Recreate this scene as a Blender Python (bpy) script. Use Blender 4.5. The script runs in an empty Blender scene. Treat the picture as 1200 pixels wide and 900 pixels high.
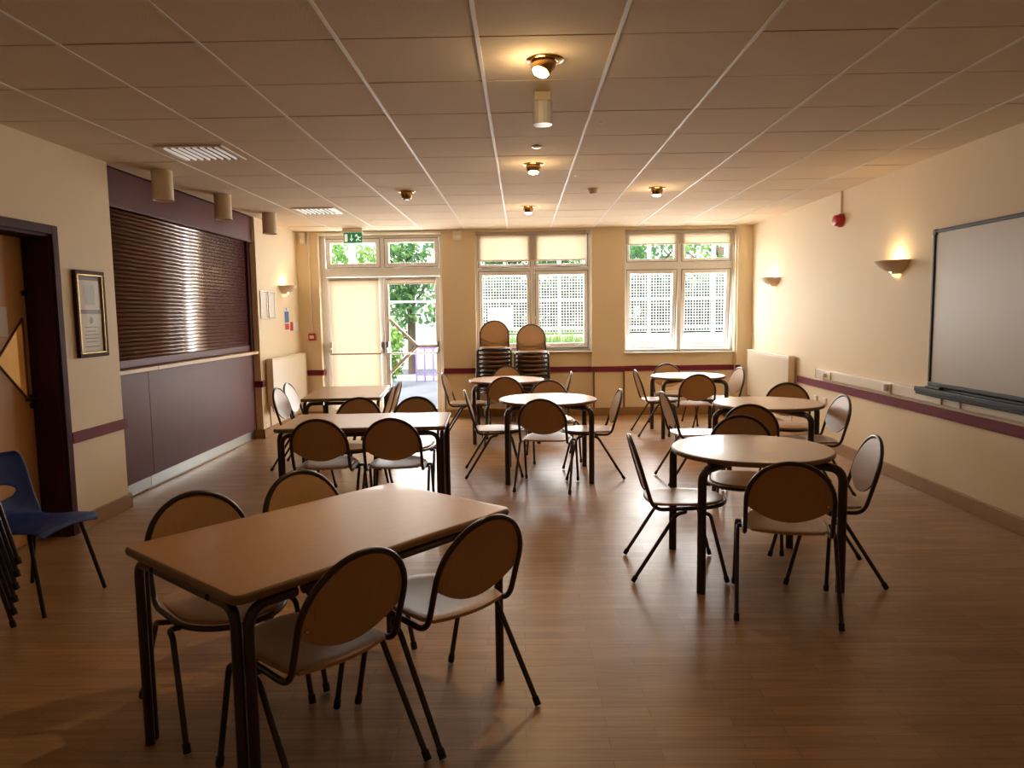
import bpy, bmesh, math, random
import numpy as np
from mathutils import Vector, Matrix
PI = math.pi
sc = bpy.context.scene
COL = sc.collection
rnd = random.Random(7)

# ------------------------------------------------------------------ helpers
def new_bm(): return bmesh.new()

def obj(name, bm, mats, parent=None, smooth=None, loc=None):
    me = bpy.data.meshes.new(name)
    bmesh.ops.recalc_face_normals(bm, faces=bm.faces)
    bm.to_mesh(me); bm.free()
    if not isinstance(mats, (list, tuple)): mats = [mats]
    for m in mats: me.materials.append(m)
    if smooth is not None:
        for p in me.polygons: p.use_smooth = True
        me.set_sharp_from_angle(angle=math.radians(smooth))
    o = bpy.data.objects.new(name, me); COL.objects.link(o)
    if parent is not None: o.parent = parent
    if loc is not None: o.location = loc
    return o

def tag(o, label=None, cat=None, group=None, kind=None):
    if label: o['label'] = label
    if cat: o['category'] = cat
    if group: o['group'] = group
    if kind: o['kind'] = kind
    return o

def thing(name, label, cat, loc=(0, 0, 0), rz=0.0, group=None, kind=None):
    o = bpy.data.objects.new(name, None); COL.objects.link(o)
    o.empty_display_size = .1
    o.location = loc; o.rotation_euler = (0, 0, rz)
    return tag(o, label, cat, group, kind)

def struct(name, bm, mats, smooth=None, parent=None):
    o = obj(name, bm, mats, parent, smooth)
    o['kind'] = 'structure'
    return o

def dup(root, loc, rz, label=None, group=None, skip=()):
    r = root.copy(); COL.objects.link(r); r.location = loc; r.rotation_euler = (0, 0, rz)
    if label: r['label'] = label
    if group: r['group'] = group
    for ch in list(root.children):
        if ch.name.split('.')[0] in skip: continue
        c = ch.copy(); COL.objects.link(c); c.parent = r
        for g in ch.children:
            if g.name.split('.')[0] in skip: continue
            d = g.copy(); COL.objects.link(d); d.parent = c
    return r

def box(bm, x0, x1, y0, y1, z0, z1, bev=0.0, mi=0, seg=2):
    r = bmesh.ops.create_cube(bm, size=1.0)
    vs = r['verts']
    for v in vs:
        v.co = Vector((x0 + (v.co.x + .5) * (x1 - x0), y0 + (v.co.y + .5) * (y1 - y0), z0 + (v.co.z + .5) * (z1 - z0)))
    fs = {f for v in vs for f in v.link_faces}
    for f in fs: f.material_index = mi
    if bev > 0:
        es = list({e for v in vs for e in v.link_edges})
        res = bmesh.ops.bevel(bm, geom=es, offset=bev, segments=seg, profile=.5, affect='EDGES')
        for f in res['faces']: f.material_index = mi
    return vs

def frames(pts, closed):
    n = len(pts); T = []
    for i in range(n):
        if closed: t = pts[(i + 1) % n] - pts[i - 1]
        else: t = pts[min(i + 1, n - 1)] - pts[max(i - 1, 0)]
        T.append(t.normalized())
    ref = Vector((0, 0, 1)) if abs(T[0].z) < .9 else Vector((1, 0, 0))
    N = [(ref - T[0] * ref.dot(T[0])).normalized()]
    for i in range(1, n):
        q = T[i - 1].rotation_difference(T[i])
        v = q @ N[-1]; v = (v - T[i] * v.dot(T[i])).normalized(); N.append(v)
    return T, N

def tube(bm, pts, r, closed=False, seg=10, mi=0, ry=None):
    pts = [Vector(p) for p in pts]
    T, N = frames(pts, closed)
    rings = []
    for p, t, nn in zip(pts, T, N):
        b = t.cross(nn)
        rings.append([bm.verts.new(p + (nn * math.cos(2 * PI * k / seg) * r + b * math.sin(2 * PI * k / seg) * (ry or r))) for k in range(seg)])
    n = len(rings); last = n if closed else n - 1
    if closed:
        best, bk = 1e9, 0
        for k in range(seg):
            d = (rings[0][k].co - rings[-1][0].co).length
            if d < best: best, bk = d, k
    for i in range(last):
        A = rings[i]; B = rings[(i + 1) % n]
        off = bk if (closed and i == n - 1) else 0
        for k in range(seg):
            f = bm.faces.new((A[k], A[(k + 1) % seg], B[(k + 1 + off) % seg], B[(k + off) % seg])); f.material_index = mi
    if not closed:
        f = bm.faces.new(rings[0][::-1]); f.material_index = mi
        f = bm.faces.new(rings[-1]); f.material_index = mi

def fillet(pts, rad, n=6):
    pts = [Vector(p) for p in pts]; out = [pts[0]]
    for i in range(1, len(pts) - 1):
        a, b, c = pts[i - 1], pts[i], pts[i + 1]
        u = (a - b); v = (c - b); lu, lv = u.length, v.length; u /= lu; v /= lv
        d = min(rad, lu * .48, lv * .48)
        p0, p2 = b + u * d, b + v * d
        for k in range(n + 1):
            t = k / n
            out.append(p0 * (1 - t) ** 2 + b * 2 * t * (1 - t) + p2 * t * t)
    out.append(pts[-1]); return out

def cyl(bm, p0, p1, r, seg=16, mi=0): tube(bm, [p0, p1], r, seg=seg, mi=mi)

def lathe(bm, prof, seg=32, a0=0, a1=2 * PI, center=(0, 0, 0), mi=0, mat=None):
    """prof: list of (r,z); revolve about z."""
    full = abs(a1 - a0 - 2 * PI) < 1e-6
    n = seg if full else seg + 1
    rings = []
    M = mat or Matrix.Identity(4)
    for r, z in prof:
        if r < 1e-6:
            v = bm.verts.new(M @ Vector((0, 0, z)) + Vector(center)); rings.append([v] * n)
        else:
            rings.append([bm.verts.new(M @ Vector((r * math.cos(a0 + (a1 - a0) * k / seg), r * math.sin(a0 + (a1 - a0) * k / seg), z)) + Vector(center)) for k in range(n)])
    for A, B in zip(rings[:-1], rings[1:]):
        for k in range(seg):
            k2 = (k + 1) % n
            vs = []
            for v in (A[k], A[k2], B[k2], B[k]):
                if v not in vs: vs.append(v)
            if len(vs) >= 3:
                try: bm.faces.new(vs).material_index = mi
                except ValueError: pass

def prism(bm, poly, axis, d0, d1, mi=0):
    """extrude 2D polygon along axis ('x': (y,z), 'y': (x,z), 'z': (x,y))"""
    def P(a, b, d): return {'x': (d, a, b), 'y': (a, d, b), 'z': (a, b, d)}[axis]
    A = [bm.verts.new(P(a, b, d0)) for a, b in poly]
    B = [bm.verts.new(P(a, b, d1)) for a, b in poly]
    n = len(poly); fs = [bm.faces.new(A[::-1]), bm.faces.new(B)]
    for i in range(n): fs.append(bm.faces.new((A[i], A[(i + 1) % n], B[(i + 1) % n], B[i])))
    for f in fs: f.material_index = mi
    return fs

def rect_frame(bm, x0, x1, z0, z1, w, y0, y1, bev=.004, wb=None, mi=0):
    wb = wb or w
    box(bm, x0, x0 + w, y0, y1, z0, z1, bev, mi); box(bm, x1 - w, x1, y0, y1, z0, z1, bev, mi)
    box(bm, x0 + w, x1 - w, y0, y1, z1 - w, z1, bev, mi); box(bm, x0 + w, x1 - w, y0, y1, z0, z0 + wb, bev, mi)

# ------------------------------------------------------------------ materials
def mk(name, col, rough=.5, metal=0.0, spec=.5, coat=0.0, alpha=None):
    m = bpy.data.materials.new(name); m.use_nodes = True
    b = m.node_tree.nodes['Principled BSDF']
    b.inputs['Base Color'].default_value = (*col, 1); b.inputs['Roughness'].default_value = rough
    b.inputs['Metallic'].default_value = metal; b.inputs['Specular IOR Level'].default_value = spec
    b.inputs['Coat Weight'].default_value = coat
    return m

def nd(m, t, **kw):
    n = m.node_tree.nodes.new(t)
    for k, v in kw.items():
        if k in n.inputs: n.inputs[k].default_value = v
        else: setattr(n, k, v)
    return n
def ln(m, a, b): m.node_tree.links.new(a, b)

def noisy(name, c1, c2, scale=6, rough=.6, stretch=(1, 1, 1), detail=4, bump=0.0, bscale=None, metal=0, spec=.5, coat=0, coord='Object', vary=0.0):
    m = mk(name, c1, rough, metal, spec, coat); b = m.node_tree.nodes['Principled BSDF']
    tc = nd(m, 'ShaderNodeTexCoord'); mp = nd(m, 'ShaderNodeMapping'); mp.inputs['Scale'].default_value = stretch
    ln(m, tc.outputs[coord], mp.inputs['Vector'])
    no = nd(m, 'ShaderNodeTexNoise', Scale=scale, Detail=detail); ln(m, mp.outputs[0], no.inputs['Vector'])
    mx = nd(m, 'ShaderNodeMix', data_type='RGBA')
    mx.inputs[6].default_value = (*c1, 1); mx.inputs[7].default_value = (*c2, 1)
    ln(m, no.outputs['Fac'], mx.inputs[0])
    src = mx.outputs[2]
    if vary:
        oi = nd(m, 'ShaderNodeObjectInfo'); mr = nd(m, 'ShaderNodeMapRange'); mr.inputs[3].default_value = 1 - vary; mr.inputs[4].default_value = 1 + vary
        ln(m, oi.outputs['Random'], mr.inputs[0])
        hs = nd(m, 'ShaderNodeHueSaturation'); ln(m, mr.outputs[0], hs.inputs['Value']); ln(m, src, hs.inputs['Color']); src = hs.outputs[0]
    ln(m, src, b.inputs['Base Color'])
    if bump:
        bn = nd(m, 'ShaderNodeBump', Strength=bump, Distance=.01)
        n2 = nd(m, 'ShaderNodeTexNoise', Scale=bscale or scale * 10, Detail=3); ln(m, mp.outputs[0], n2.inputs['Vector'])
        ln(m, n2.outputs['Fac'], bn.inputs['Height']); ln(m, bn.outputs[0], b.inputs['Normal'])
    return m

def emit(name, col, s):
    m = mk(name, col, .4); b = m.node_tree.nodes['Principled BSDF']
    b.inputs['Emission Color'].default_value = (*col, 1); b.inputs['Emission Strength'].default_value = s
    return m

def glass_mat(name, tint=(1, 1, 1), refl=.06):
    m = bpy.data.materials.new(name); m.use_nodes = True; nt = m.node_tree; nt.nodes.clear()
    o = nd(m, 'ShaderNodeOutputMaterial'); mx = nd(m, 'ShaderNodeMixShader')
    tr = nd(m, 'ShaderNodeBsdfTransparent'); tr.inputs[0].default_value = (*tint, 1)
    gl = nd(m, 'ShaderNodeBsdfGlossy'); gl.inputs['Roughness'].default_value = .02
    lw = nd(m, 'ShaderNodeFresnel', IOR=1.35)
    ge = nd(m, 'ShaderNodeNewGeometry'); iv = nd(m, 'ShaderNodeMath', operation='SUBTRACT'); iv.inputs[0].default_value = 1.0; ln(m, ge.outputs['Backfacing'], iv.inputs[1])
    mu = nd(m, 'ShaderNodeMath', operation='MULTIPLY'); ln(m, lw.outputs[0], mu.inputs[0]); ln(m, iv.outputs[0], mu.inputs[1])   # reflect at the outer face only
    ln(m, mu.outputs[0], mx.inputs[0]); ln(m, tr.outputs[0], mx.inputs[1]); ln(m, gl.outputs[0], mx.inputs[2]); ln(m, mx.outputs[0], o.inputs[0])
    return m

def translucent(name, col, tcol, f=.5):
    m = bpy.data.materials.new(name); m.use_nodes = True; nt = m.node_tree; nt.nodes.clear()
    o = nd(m, 'ShaderNodeOutputMaterial'); mx = nd(m, 'ShaderNodeMixShader'); mx.inputs[0].default_value = f
    d = nd(m, 'ShaderNodeBsdfDiffuse'); t = nd(m, 'ShaderNodeBsdfTranslucent')
    tc = nd(m, 'ShaderNodeTexCoord'); wv = nd(m, 'ShaderNodeTexNoise', Scale=90, Detail=2); ln(m, tc.outputs['Object'], wv.inputs['Vector'])
    mr = nd(m, 'ShaderNodeMapRange'); mr.inputs[3].default_value = .96; mr.inputs[4].default_value = 1.03; ln(m, wv.outputs['Fac'], mr.inputs[0])
    for node, c in ((d, col), (t, tcol)):
        hs = nd(m, 'ShaderNodeHueSaturation'); hs.inputs['Color'].default_value = (*c, 1); ln(m, mr.outputs[0], hs.inputs['Value']); ln(m, hs.outputs[0], node.inputs[0])
    ln(m, d.outputs[0], mx.inputs[1]); ln(m, t.outputs[0], mx.inputs[2]); ln(m, mx.outputs[0], o.inputs[0])
    return m

M = {}
M['wall'] = noisy('cream_paint', (.84, .715, .51), (.80, .68, .48), 1.6, .62, bump=.12, bscale=120, spec=.3)
M['white_gloss'] = noisy('white_gloss_paint', (.80, .76, .66), (.77, .73, .63), 2, .3)
M['ceil'] = noisy('ceiling_tile', (.74, .62, .46), (.71, .595, .44), 3, .85, bump=.35, bscale=240)
M['tee'] = mk('tee_bar_white', (.74, .70, .65), .5)
M['void'] = mk('ceiling_void', (.05, .04, .03), .9)
M['plum'] = noisy('plum_laminate', (.125, .038, .044), (.115, .034, .040), 5, .42, spec=.15)
M['plum_rail'] = noisy('plum_rail', (.19, .026, .048), (.17, .023, .042), 5, .6, spec=.2)
M['plum_dark'] = noisy('plum_frame', (.060, .019, .026), (.054, .017, .023), 5, .6, spec=.15)
M['shutter'] = mk('shutter_slats', (.135, .045, .04), .22, 0, .8, 1.0)
M['shutter'].node_tree.nodes['Principled BSDF'].inputs['Coat Roughness'].default_value = .10
M['pine'] = noisy('pine_skirting', (.38, .215, .080), (.31, .17, .060), 3, .4, (1, 1, 14), bump=.05)
M['pine_x'] = noisy('pine_worktop', (.62, .42, .20), (.52, .34, .15), 3, .4, (8, 1, 14))
M['beech'] = noisy('beech_veneer', (.50, .305, .150), (.41, .237, .108), 7, .34, (14, 1.2, 1.2), 6, vary=.05)
M['beech_top'] = noisy('beech_table_top', (.53, .295, .112), (.45, .24, .085), 5, .34, (1.2, 12, 1), 6, coat=.12, vary=.04)
M['edge'] = noisy('brown_edge_band', (.23, .135, .068), (.18, .10, .05), 6, .4, (1, 1, 6))
M['ply_edge_shadow'] = noisy('shadowed_ply_edge', (.10, .055, .028), (.08, .042, .02), 9, .5)  # backrest rim, darkened to carry the shadow along the panel edge
M['frame'] = mk('brown_tube', (.030, .014, .011), .28, 0, .6)
M['rubber'] = mk('black_rubber', (.012, .011, .010), .7)
M['steel'] = mk('steel', (.62, .60, .57), .25, 1)
M['kick'] = noisy('brushed_metal', (.42, .43, .41), (.34, .35, .33), 4, .32, (1, 1, 40), metal=.85)
M['brass'] = mk('polished_brass', (.46, .27, .10), .22, 1)
M['upvc'] = noisy('white_upvc', (.88, .88, .88), (.86, .86, .86), 2, .35)
M['glass'] = glass_mat('window_glass')
M['picture_glass'] = glass_mat('picture_glass'); 
def dim_reflection(m, k):
    nt = m.node_tree; fr = nt.nodes['Fresnel']; mx = nt.nodes['Mix Shader']; mu = nt.nodes.new('ShaderNodeMath'); mu.operation = 'MULTIPLY'; mu.inputs[1].default_value = k
    nt.links.new(mx.inputs[0].links[0].from_socket, mu.inputs[0]); nt.links.new(mu.outputs[0], mx.inputs[0])
dim_reflection(M['picture_glass'], .12)
M['blind'] = translucent('blind_fabric', (.80, .74, .64), (.58, .52, .44), .55)
M['rad'] = noisy('radiator_enamel', (.78, .69, .53), (.76, .67, .51), 2, .35)
M['plastic'] = noisy('cream_plastic', (.80, .75, .64), (.78, .73, .62), 3, .4)
M['plastic_tan'] = noisy('tan_lamp_shell', (.74, .63, .46), (.70, .59, .43), 3, .5)
M['terra'] = noisy('plaster_sconce', (.76, .60, .46), (.72, .57, .43), 4, .7)
M['red'] = mk('red_plastic', (.45, .012, .02), .3)
M['redsign'] = mk('red_print', (.55, .03, .04), .5)
M['bluesign'] = mk('blue_print', (.04, .14, .42), .5)
M['paper'] = noisy('paper', (.80, .78, .72), (.77, .75, .69), 8, .7)
M['paper_green'] = noisy('certificate_pale_green', (.50, .56, .50), (.42, .50, .46), 9, .7)
M['mount'] = mk('grey_mount', (.33, .33, .38), .7)
M['ink'] = mk('grey_print', (.30, .30, .28), .7)
M['gold'] = mk('gilt_slip', (.55, .36, .12), .35, .8)
M['black'] = mk('black_plastic', (.015, .015, .017), .45, 0, .3)
M['board_frame'] = mk('dark_grey_frame', (.035, .041, .046), .5, 0, .3)
M['board'] = noisy('whiteboard_enamel', (.54, .475, .38), (.52, .455, .36), 2, .42)
M['green'] = emit('exit_green', (.0, .20, .085), .35)
M['exit_white'] = emit('exit_white', (.85, .88, .80), .45)
M['bulb'] = emit('lit_bulb', (1.0, .80, .50), 30)
M['bulb_off'] = mk('unlit_bulb', (.55, .5, .45), .25)
M['slit'] = emit('sconce_glass_lit', (1.0, .80, .38), 1.3)
M['blue'] = noisy('blue_polypropylene', (.010, .040, .23), (.009, .035, .20), 6, .42, bump=.05, bscale=200, spec=.3)
M['blue_clip'] = mk('blue_clip', (.03, .05, .35), .5)
M['door_wood'] = noisy('door_veneer', (.64, .37, .15), (.56, .31, .12), 4, .42, (1, 8, 1), 6)
M['bead'] = mk('dark_bead', (.11, .045, .02), .45)
M['frost'] = glass_mat('door_glass', (.95, .92, .85))
M['asphalt'] = noisy('grey_paving', (.15, .16, .18), (.11, .12, .135), 5, .85, bump=.2)
M['render'] = noisy('white_render', (.82, .82, .80), (.75, .75, .72), 3, .8)
M['wire'] = mk('white_mesh_wire', (.62, .64, .64), .5)
M['purple'] = mk('purple_railing', (.20, .12, .52), .45)
M['bark'] = noisy('bark', (.12, .085, .055), (.08, .055, .035), 9, .9)
M['soil'] = noisy('soil', (.05, .035, .025), (.03, .02, .015), 12, .95)
M['clear'] = mk('clear_prismatic', (.78, .79, .79), .18, .15)
M['dark_in'] = mk('dark_inside', (.02, .018, .015), .8)
def leaf(name, c1, c2):
    m = noisy(name, c1, c2, 1.3, .5, detail=3)
    nt = m.node_tree; b = nt.nodes['Principled BSDF']; out = nt.nodes['Material Output']
    t = nd(m, 'ShaderNodeBsdfTranslucent'); mx = nd(m, 'ShaderNodeMixShader'); mx.inputs[0].default_value = .35
    t.inputs[0].default_value = (min(1, c1[0] * 1.5), min(1, c1[1] * 1.5), c1[2], 1)
    ln(m, b.outputs[0], mx.inputs[1]); ln(m, t.outputs[0], mx.inputs[2]); ln(m, mx.outputs[0], out.inputs[0])
    return m
M['leaf'] = leaf('green_leaves', (.15, .30, .07), (.08, .18, .05))
M['leaf2'] = leaf('blue_green_leaves', (.09, .19, .09), (.045, .11, .06))
M['leaf3'] = leaf('yellow_green_leaves', (.20, .32, .06), (.10, .20, .04))

def floor_mat():
    m = mk('laminate_floor', (.4, .25, .14), .3, 0, .5); b = m.node_tree.nodes['Principled BSDF']
    tc = nd(m, 'ShaderNodeTexCoord')
    br = nd(m, 'ShaderNodeTexBrick')
    br.inputs['Scale'].default_value = 1; br.inputs['Mortar Size'].default_value = .0012; br.inputs['Brick Width'].default_value = .46
    br.inputs['Row Height'].default_value = .066; br.inputs['Bias'].default_value = 0
    br.inputs['Color1'].default_value = (.425, .250, .118, 1); br.inputs['Color2'].default_value = (.335, .19, .084, 1); br.inputs['Mortar'].default_value = (.20, .11, .055, 1)
    br.offset = .37; br.offset_frequency = 2
    ln(m, tc.outputs['Object'], br.inputs['Vector'])
    mp = nd(m, 'ShaderNodeMapping'); mp.inputs['Scale'].default_value = (1.5, 22, 1); ln(m, tc.outputs['Object'], mp.inputs[0])
    no = nd(m, 'ShaderNodeTexNoise', Scale=2.2, Detail=6); ln(m, mp.outputs[0], no.inputs['Vector'])
    mr = nd(m, 'ShaderNodeMapRange'); mr.inputs[1].default_value = .3; mr.inputs[2].default_value = .7; mr.inputs[3].default_value = .82; mr.inputs[4].default_value = 1.14
    ln(m, no.outputs['Fac'], mr.inputs[0])
    hs = nd(m, 'ShaderNodeHueSaturation'); ln(m, mr.outputs[0], hs.inputs['Value']); ln(m, br.outputs['Color'], hs.inputs['Color']); ln(m, hs.outputs[0], b.inputs['Base Color'])
    n2 = nd(m, 'ShaderNodeTexNoise', Scale=1.4, Detail=5); ln(m, tc.outputs['Object'], n2.inputs['Vector'])
    m2 = nd(m, 'ShaderNodeMapRange'); m2.inputs[1].default_value = .3; m2.inputs[2].default_value = .7; m2.inputs[3].default_value = .29; m2.inputs[4].default_value = .36
    ln(m, n2.outputs['Fac'], m2.inputs[0]); ln(m, m2.outputs[0], b.inputs['Roughness'])
    bn = nd(m, 'ShaderNodeBump', Strength=.12, Distance=.004); ln(m, no.outputs['Fac'], bn.inputs['Height']); ln(m, bn.outputs[0], b.inputs['Normal'])
    return m
M['floor'] = floor_mat()

# ------------------------------------------------------------------ room dims
XL, XR, YF, CE = -3.118, 3.252, 10.443, 2.665
XLF = -3.160            # far left wall face, past the servery
YB = -2.6               # wall behind the camera
YR = 10.485             # recessed panels below windows
YG = 10.56              # window frames
YO = 10.72              # outer face
TX, TY = -.1724, 3.2478

# floor
bm = new_bm(); box(bm, -3.6, 3.5, YB - .1, 10.75, -.12, 0); struct('floor', bm, M['floor'])

FLECKS = ((.514, 4.721, .011), (.472, 5.408, .010), (.485, 6.499, .012), (.515, 7.361, .011), (.498, 8.125, .011))   # small white flecks on the tiles
# ceiling : lay-in tiles as shallow slabs with open joints under a dark void
bm = new_bm(); box(bm, -3.6, 3.5, YB - .1, 10.75, CE + .03, CE + .10, mi=1)
i0 = int((XL - TX) / .6) - 1; i1 = int((XR - TX) / .6) + 1
j0 = int((YB - TY) / .6) - 1; j1 = int((YF - TY) / .6) + 1
for i in range(i0, i1):
    for j in range(j0, j1):
        x0 = max(TX + i * .6 + .002, XL - .12); x1 = min(TX + (i + 1) * .6 - .002, XR); y0 = max(TY + j * .6 + .006, YB); y1 = min(TY + (j + 1) * .6 - .006, YF + .05)
        if x1 - x0 > .02 and y1 - y0 > .02:
            dz = rnd.uniform(-.0012, .0012)
            box(bm, x0, x1, y0, y1, CE + dz, CE + .028, 0)
for fx, fy, fw in FLECKS: prism(bm, [(fx - fw, fy - fw * .8), (fx + fw * .7, fy - fw), (fx + fw, fy + fw * .9), (fx - fw * .6, fy + fw)], 'z', CE - .003, CE, 2)
struct('ceiling', bm, [M['ceil'], M['void'], M['white_gloss']])
bm = new_bm()
for i in range(i0 + 1, i1):
    x = TX + i * .6
    if XL < x < XR: box(bm, x - .009, x + .009, YB, YF + .03, CE - .005, CE + .012, .0015)
struct('trim_1', bm, M['tee'])

# right wall, rear wall
bm = new_bm(); box(bm, XR, XR + .15, YB - .1, 10.75, 0, CE + .02); struct('wall_right', bm, M['wall'])
bm = new_bm(); box(bm, -3.6, 3.5, YB - .15, YB, 0, CE + .02); struct('wall_rear', bm, M['wall'])
# left wall with the door opening and the servery opening
DY0, DY1, DZ = 3.95, 4.885, 2.055
SY0, SY1 = 5.625, 8.80
bm = new_bm()
box(bm, XL - .225, XL, YB - .1, DY0, 0, CE + .02)
box(bm, XL - .225, XL, DY0, DY1, DZ, CE + .02)
box(bm, XL - .225, XL, DY1, SY0, 0, CE + .02)
box(bm, XLF - .26, XLF, SY1, 10.75, 0, CE + .02)
box(bm, XL - .45, XL - .40, SY0 - .4, SY1 + .3, 0, CE + .02)
struct('wall_left', bm, M['wall'])
# far wall
W1 = (-.64, 1.0, .935, 2.637); W2 = (1.47, 3.03, .905, 2.630); DR = (-2.862, -1.11, 0, 2.612)
bm = new_bm()
for x0, x1 in ((-3.3, DR[0]), (DR[1], W1[0]), (W1[1], W2[0]), (W2[1], 3.35)):
    box(bm, x0, x1, YF, YO, 0, CE + .02)
for (x0, x1, z0, z1) in (W1, W2):
    box(bm, x0, x1, YR, YO, 0, z0); box(bm, x0, x1, YF + .01, YO, z1, CE + .02)
box(bm, DR[0], DR[1], YF + .01, YO, DR[3], CE + .02)
box(bm, 3.05, XR, YF - .035, YF, 0, CE)         # boxed corner duct
struct('wall_far', bm, M['wall'])
# white painted window boards
for k, (x0, x1, z0, z1) in enumerate((W1, W2)):
    bm = new_bm(); box(bm, x0 - .015, x1 + .015, YF - .012, YG + .01, z0 - .022, z0, .005); struct('trim_%d' % (2 + k), bm, M['white_gloss'])

# skirting and dado rails
bm = new_bm(); box(bm, XR - .02, XR, YB, YF, 0, .114, .004); struct('baseboard_right', bm, M['pine'])
bm = new_bm()
box(bm, XL, XL + .02, DY1 + .062, SY0 + .025, 0, .114, .004); box(bm, XL, XL + .02, YB, DY0 - .062, 0, .114, .004)
box(bm, XL - .02, XL + .02, SY0, SY0 + .02, 0, .114, .004)
box(bm, XLF, XLF + .02, SY1 - .02, YF, 0, .114, .004); box(bm, XLF - .16, XLF + .02, SY1 - .02, SY1, 0, .114, .004)
struct('baseboard_left', bm, M['pine'])
bm = new_bm()
for x0, x1, y in ((XLF, DR[0], YF), (DR[1], W1[0], YF), (W1[0], W1[1], YR), (W1[1], W2[0], YF), (W2[0], W2[1], YR), (W2[1], XR, YF - .035)):
    box(bm, x0, x1, y - .02, y, 0, .114, .004)
struct('baseboard_far', bm, M['pine'])
RZ0, RZ1 = .632, .708
bm = new_bm(); box(bm, XR - .022, XR, YB, 8.60, RZ0, RZ1, .004); struct('trim_4', bm, M['plum_rail'])
bm = new_bm()
box(bm, XL, XL + .022, DY1 + .062, SY0 + .02, RZ0, RZ1, .004); box(bm, XL, XL + .022, YB, DY0 - .062, RZ0, RZ1, .004)
box(bm, XLF, XLF + .022, SY1 - .022, SY1 + .10, RZ0, RZ1, .004); box(bm, XLF - .09, XLF + .022, SY1 - .022, SY1, RZ0, RZ1, .004)
struct('trim_5', bm, M['plum_rail'])
bm = new_bm()
for x0, x1, y in ((XLF + .03, DR[0] + .02, YF), (DR[1] - .005, W1[0], YF), (W1[0], W1[1], YR), (W1[1], W2[0], YF), (W2[0], W2[1], YR), (W2[1], 3.10, YF - .035)):
    box(bm, x0, x1, y - .022, y, RZ0, RZ1, .004)
box(bm, DR[0], DR[0] + .022, YF - .02, YG, RZ0, RZ1, .004)
struct('trim_6', bm, M['plum_rail'])
# brown vertical strips at pier corners, from skirting to rail
bm = new_bm()
for x in (1.03, 1.46, -1.13 + .03):
    box(bm, x - .012, x + .012, YF - .016, YF - .0005, .1145, RZ0 - .001, .002)
struct('trim_7', bm, M['edge'])

# ------------------------------------------------------------------ left door
d1 = thing('door_1', 'wooden door in a dark plum frame at the left edge', 'door', (XL, 4.4, 0)); d1['kind'] = 'structure'
def under(o, parent):
    o.parent = parent; o.matrix_parent_inverse = Matrix.Translation(-Vector(parent.location)); return o
bm = new_bm()
for y0, y1, z0, z1 in ((DY1 - .004, DY1 + .058, 0, DZ + .055), (DY0 - .058, DY0 + .004, 0, DZ + .055), (DY0 + .004, DY1 - .004, DZ - .004, DZ + .055)):
    box(bm, XL - .002, XL + .02, y0, y1, z0, z1, .004)
box(bm, XL - .224, XL - .003, DY1 - .022, DY1 + .0, 0, DZ, .002); box(bm, XL - .224, XL - .003, DY0, DY0 + .022, 0, DZ, .002)
box(bm, XL - .224, XL - .003, DY0 + .022, DY1 - .022, DZ - .022, DZ, .002)
box(bm, XL - .155, XL - .135, DY1 - .036, DY1 - .022, 0, DZ - .022, .002)
under(obj('door_frame', bm, M['plum_dark'], None), d1)
LX = XL - .182
tri = [(4.815, 1.50), (4.815, .955), (4.54, 1.2275)]
bm = new_bm()
ly0, ly1, lz1 = DY0 + .024, DY1 - .024, DZ - .025
# leaf built around the triangular vision panel
def tpoly(p): prism(bm, p, 'x', LX - .044, LX)
tpoly([(ly1, .008), (ly1, lz1), (4.815, lz1), (4.815, .008)])
tpoly([(4.815, 1.50), (4.815, lz1), (4.54, lz1), (4.54, 1.2275)])
tpoly([(4.815, .955), (4.54, 1.2275), (4.54, .008), (4.815, .008)])
tpoly([(4.54, .008), (4.54, lz1), (ly0, lz1), (ly0, .008)])
bmesh.ops.remove_doubles(bm, verts=bm.verts, dist=1e-5)
leafd = under(obj('door_leaf', bm, M['door_wood']), d1)
bm = new_bm(); prism(bm, tri, 'x', LX - .026, LX - .020); o = under(obj('vision_panel', bm, M['frost']), d1)
bm = new_bm()
T3 = [Vector((LX + .003, a, b)) for a, b in tri]
for a, b in ((0, 1), (1, 2), (2, 0)): tube(bm, [T3[a], T3[b]], .008, seg=6)
under(obj('glazing_bead', bm, M['bead'], smooth=40), d1)
bm = new_bm(); cyl(bm, (LX, 4.845, .965), (LX + .012, 4.845, .965), .025); tube(bm, fillet([(LX + .01, 4.845, .965), (LX + .05, 4.845, .965), (LX + .05, 4.725, .965)], .02), .0095)
cyl(bm, (LX, 4.845, .915), (LX + .008, 4.845, .915), .02)
under(obj('door_handle', bm, M['black'], smooth=40), d1)
bm = new_bm(); cyl(bm, (LX, 4.835, 1.665), (LX + .012, 4.835, 1.665), .018); under(obj('door_lock', bm, M['brass'], smooth=40), d1)
# corridor seen through the vision panel
bm = new_bm()
box(bm, -4.75, -4.65, 2.9, 6.4, 0, CE); box(bm, -4.75, XL - .226, 2.8, 2.9, 0, CE); box(bm, -4.65, -3.57, 6.3, 6.4, 0, CE); box(bm, -4.75, XL - .226, 2.8, 6.4, CE, CE + .1); box(bm, -4.75, -3.6, 2.8, 6.4, -.1, -.001)
struct('wall_corridor', bm, M['wall'])
bm = new_bm(); box(bm, LX + .0015, LX + .003, 4.40, 4.672, 1.385, 1.575)
tag(obj('paper_notice', bm, M['paper']), 'white paper notice stuck on the wooden door at left edge', 'notice')

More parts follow.
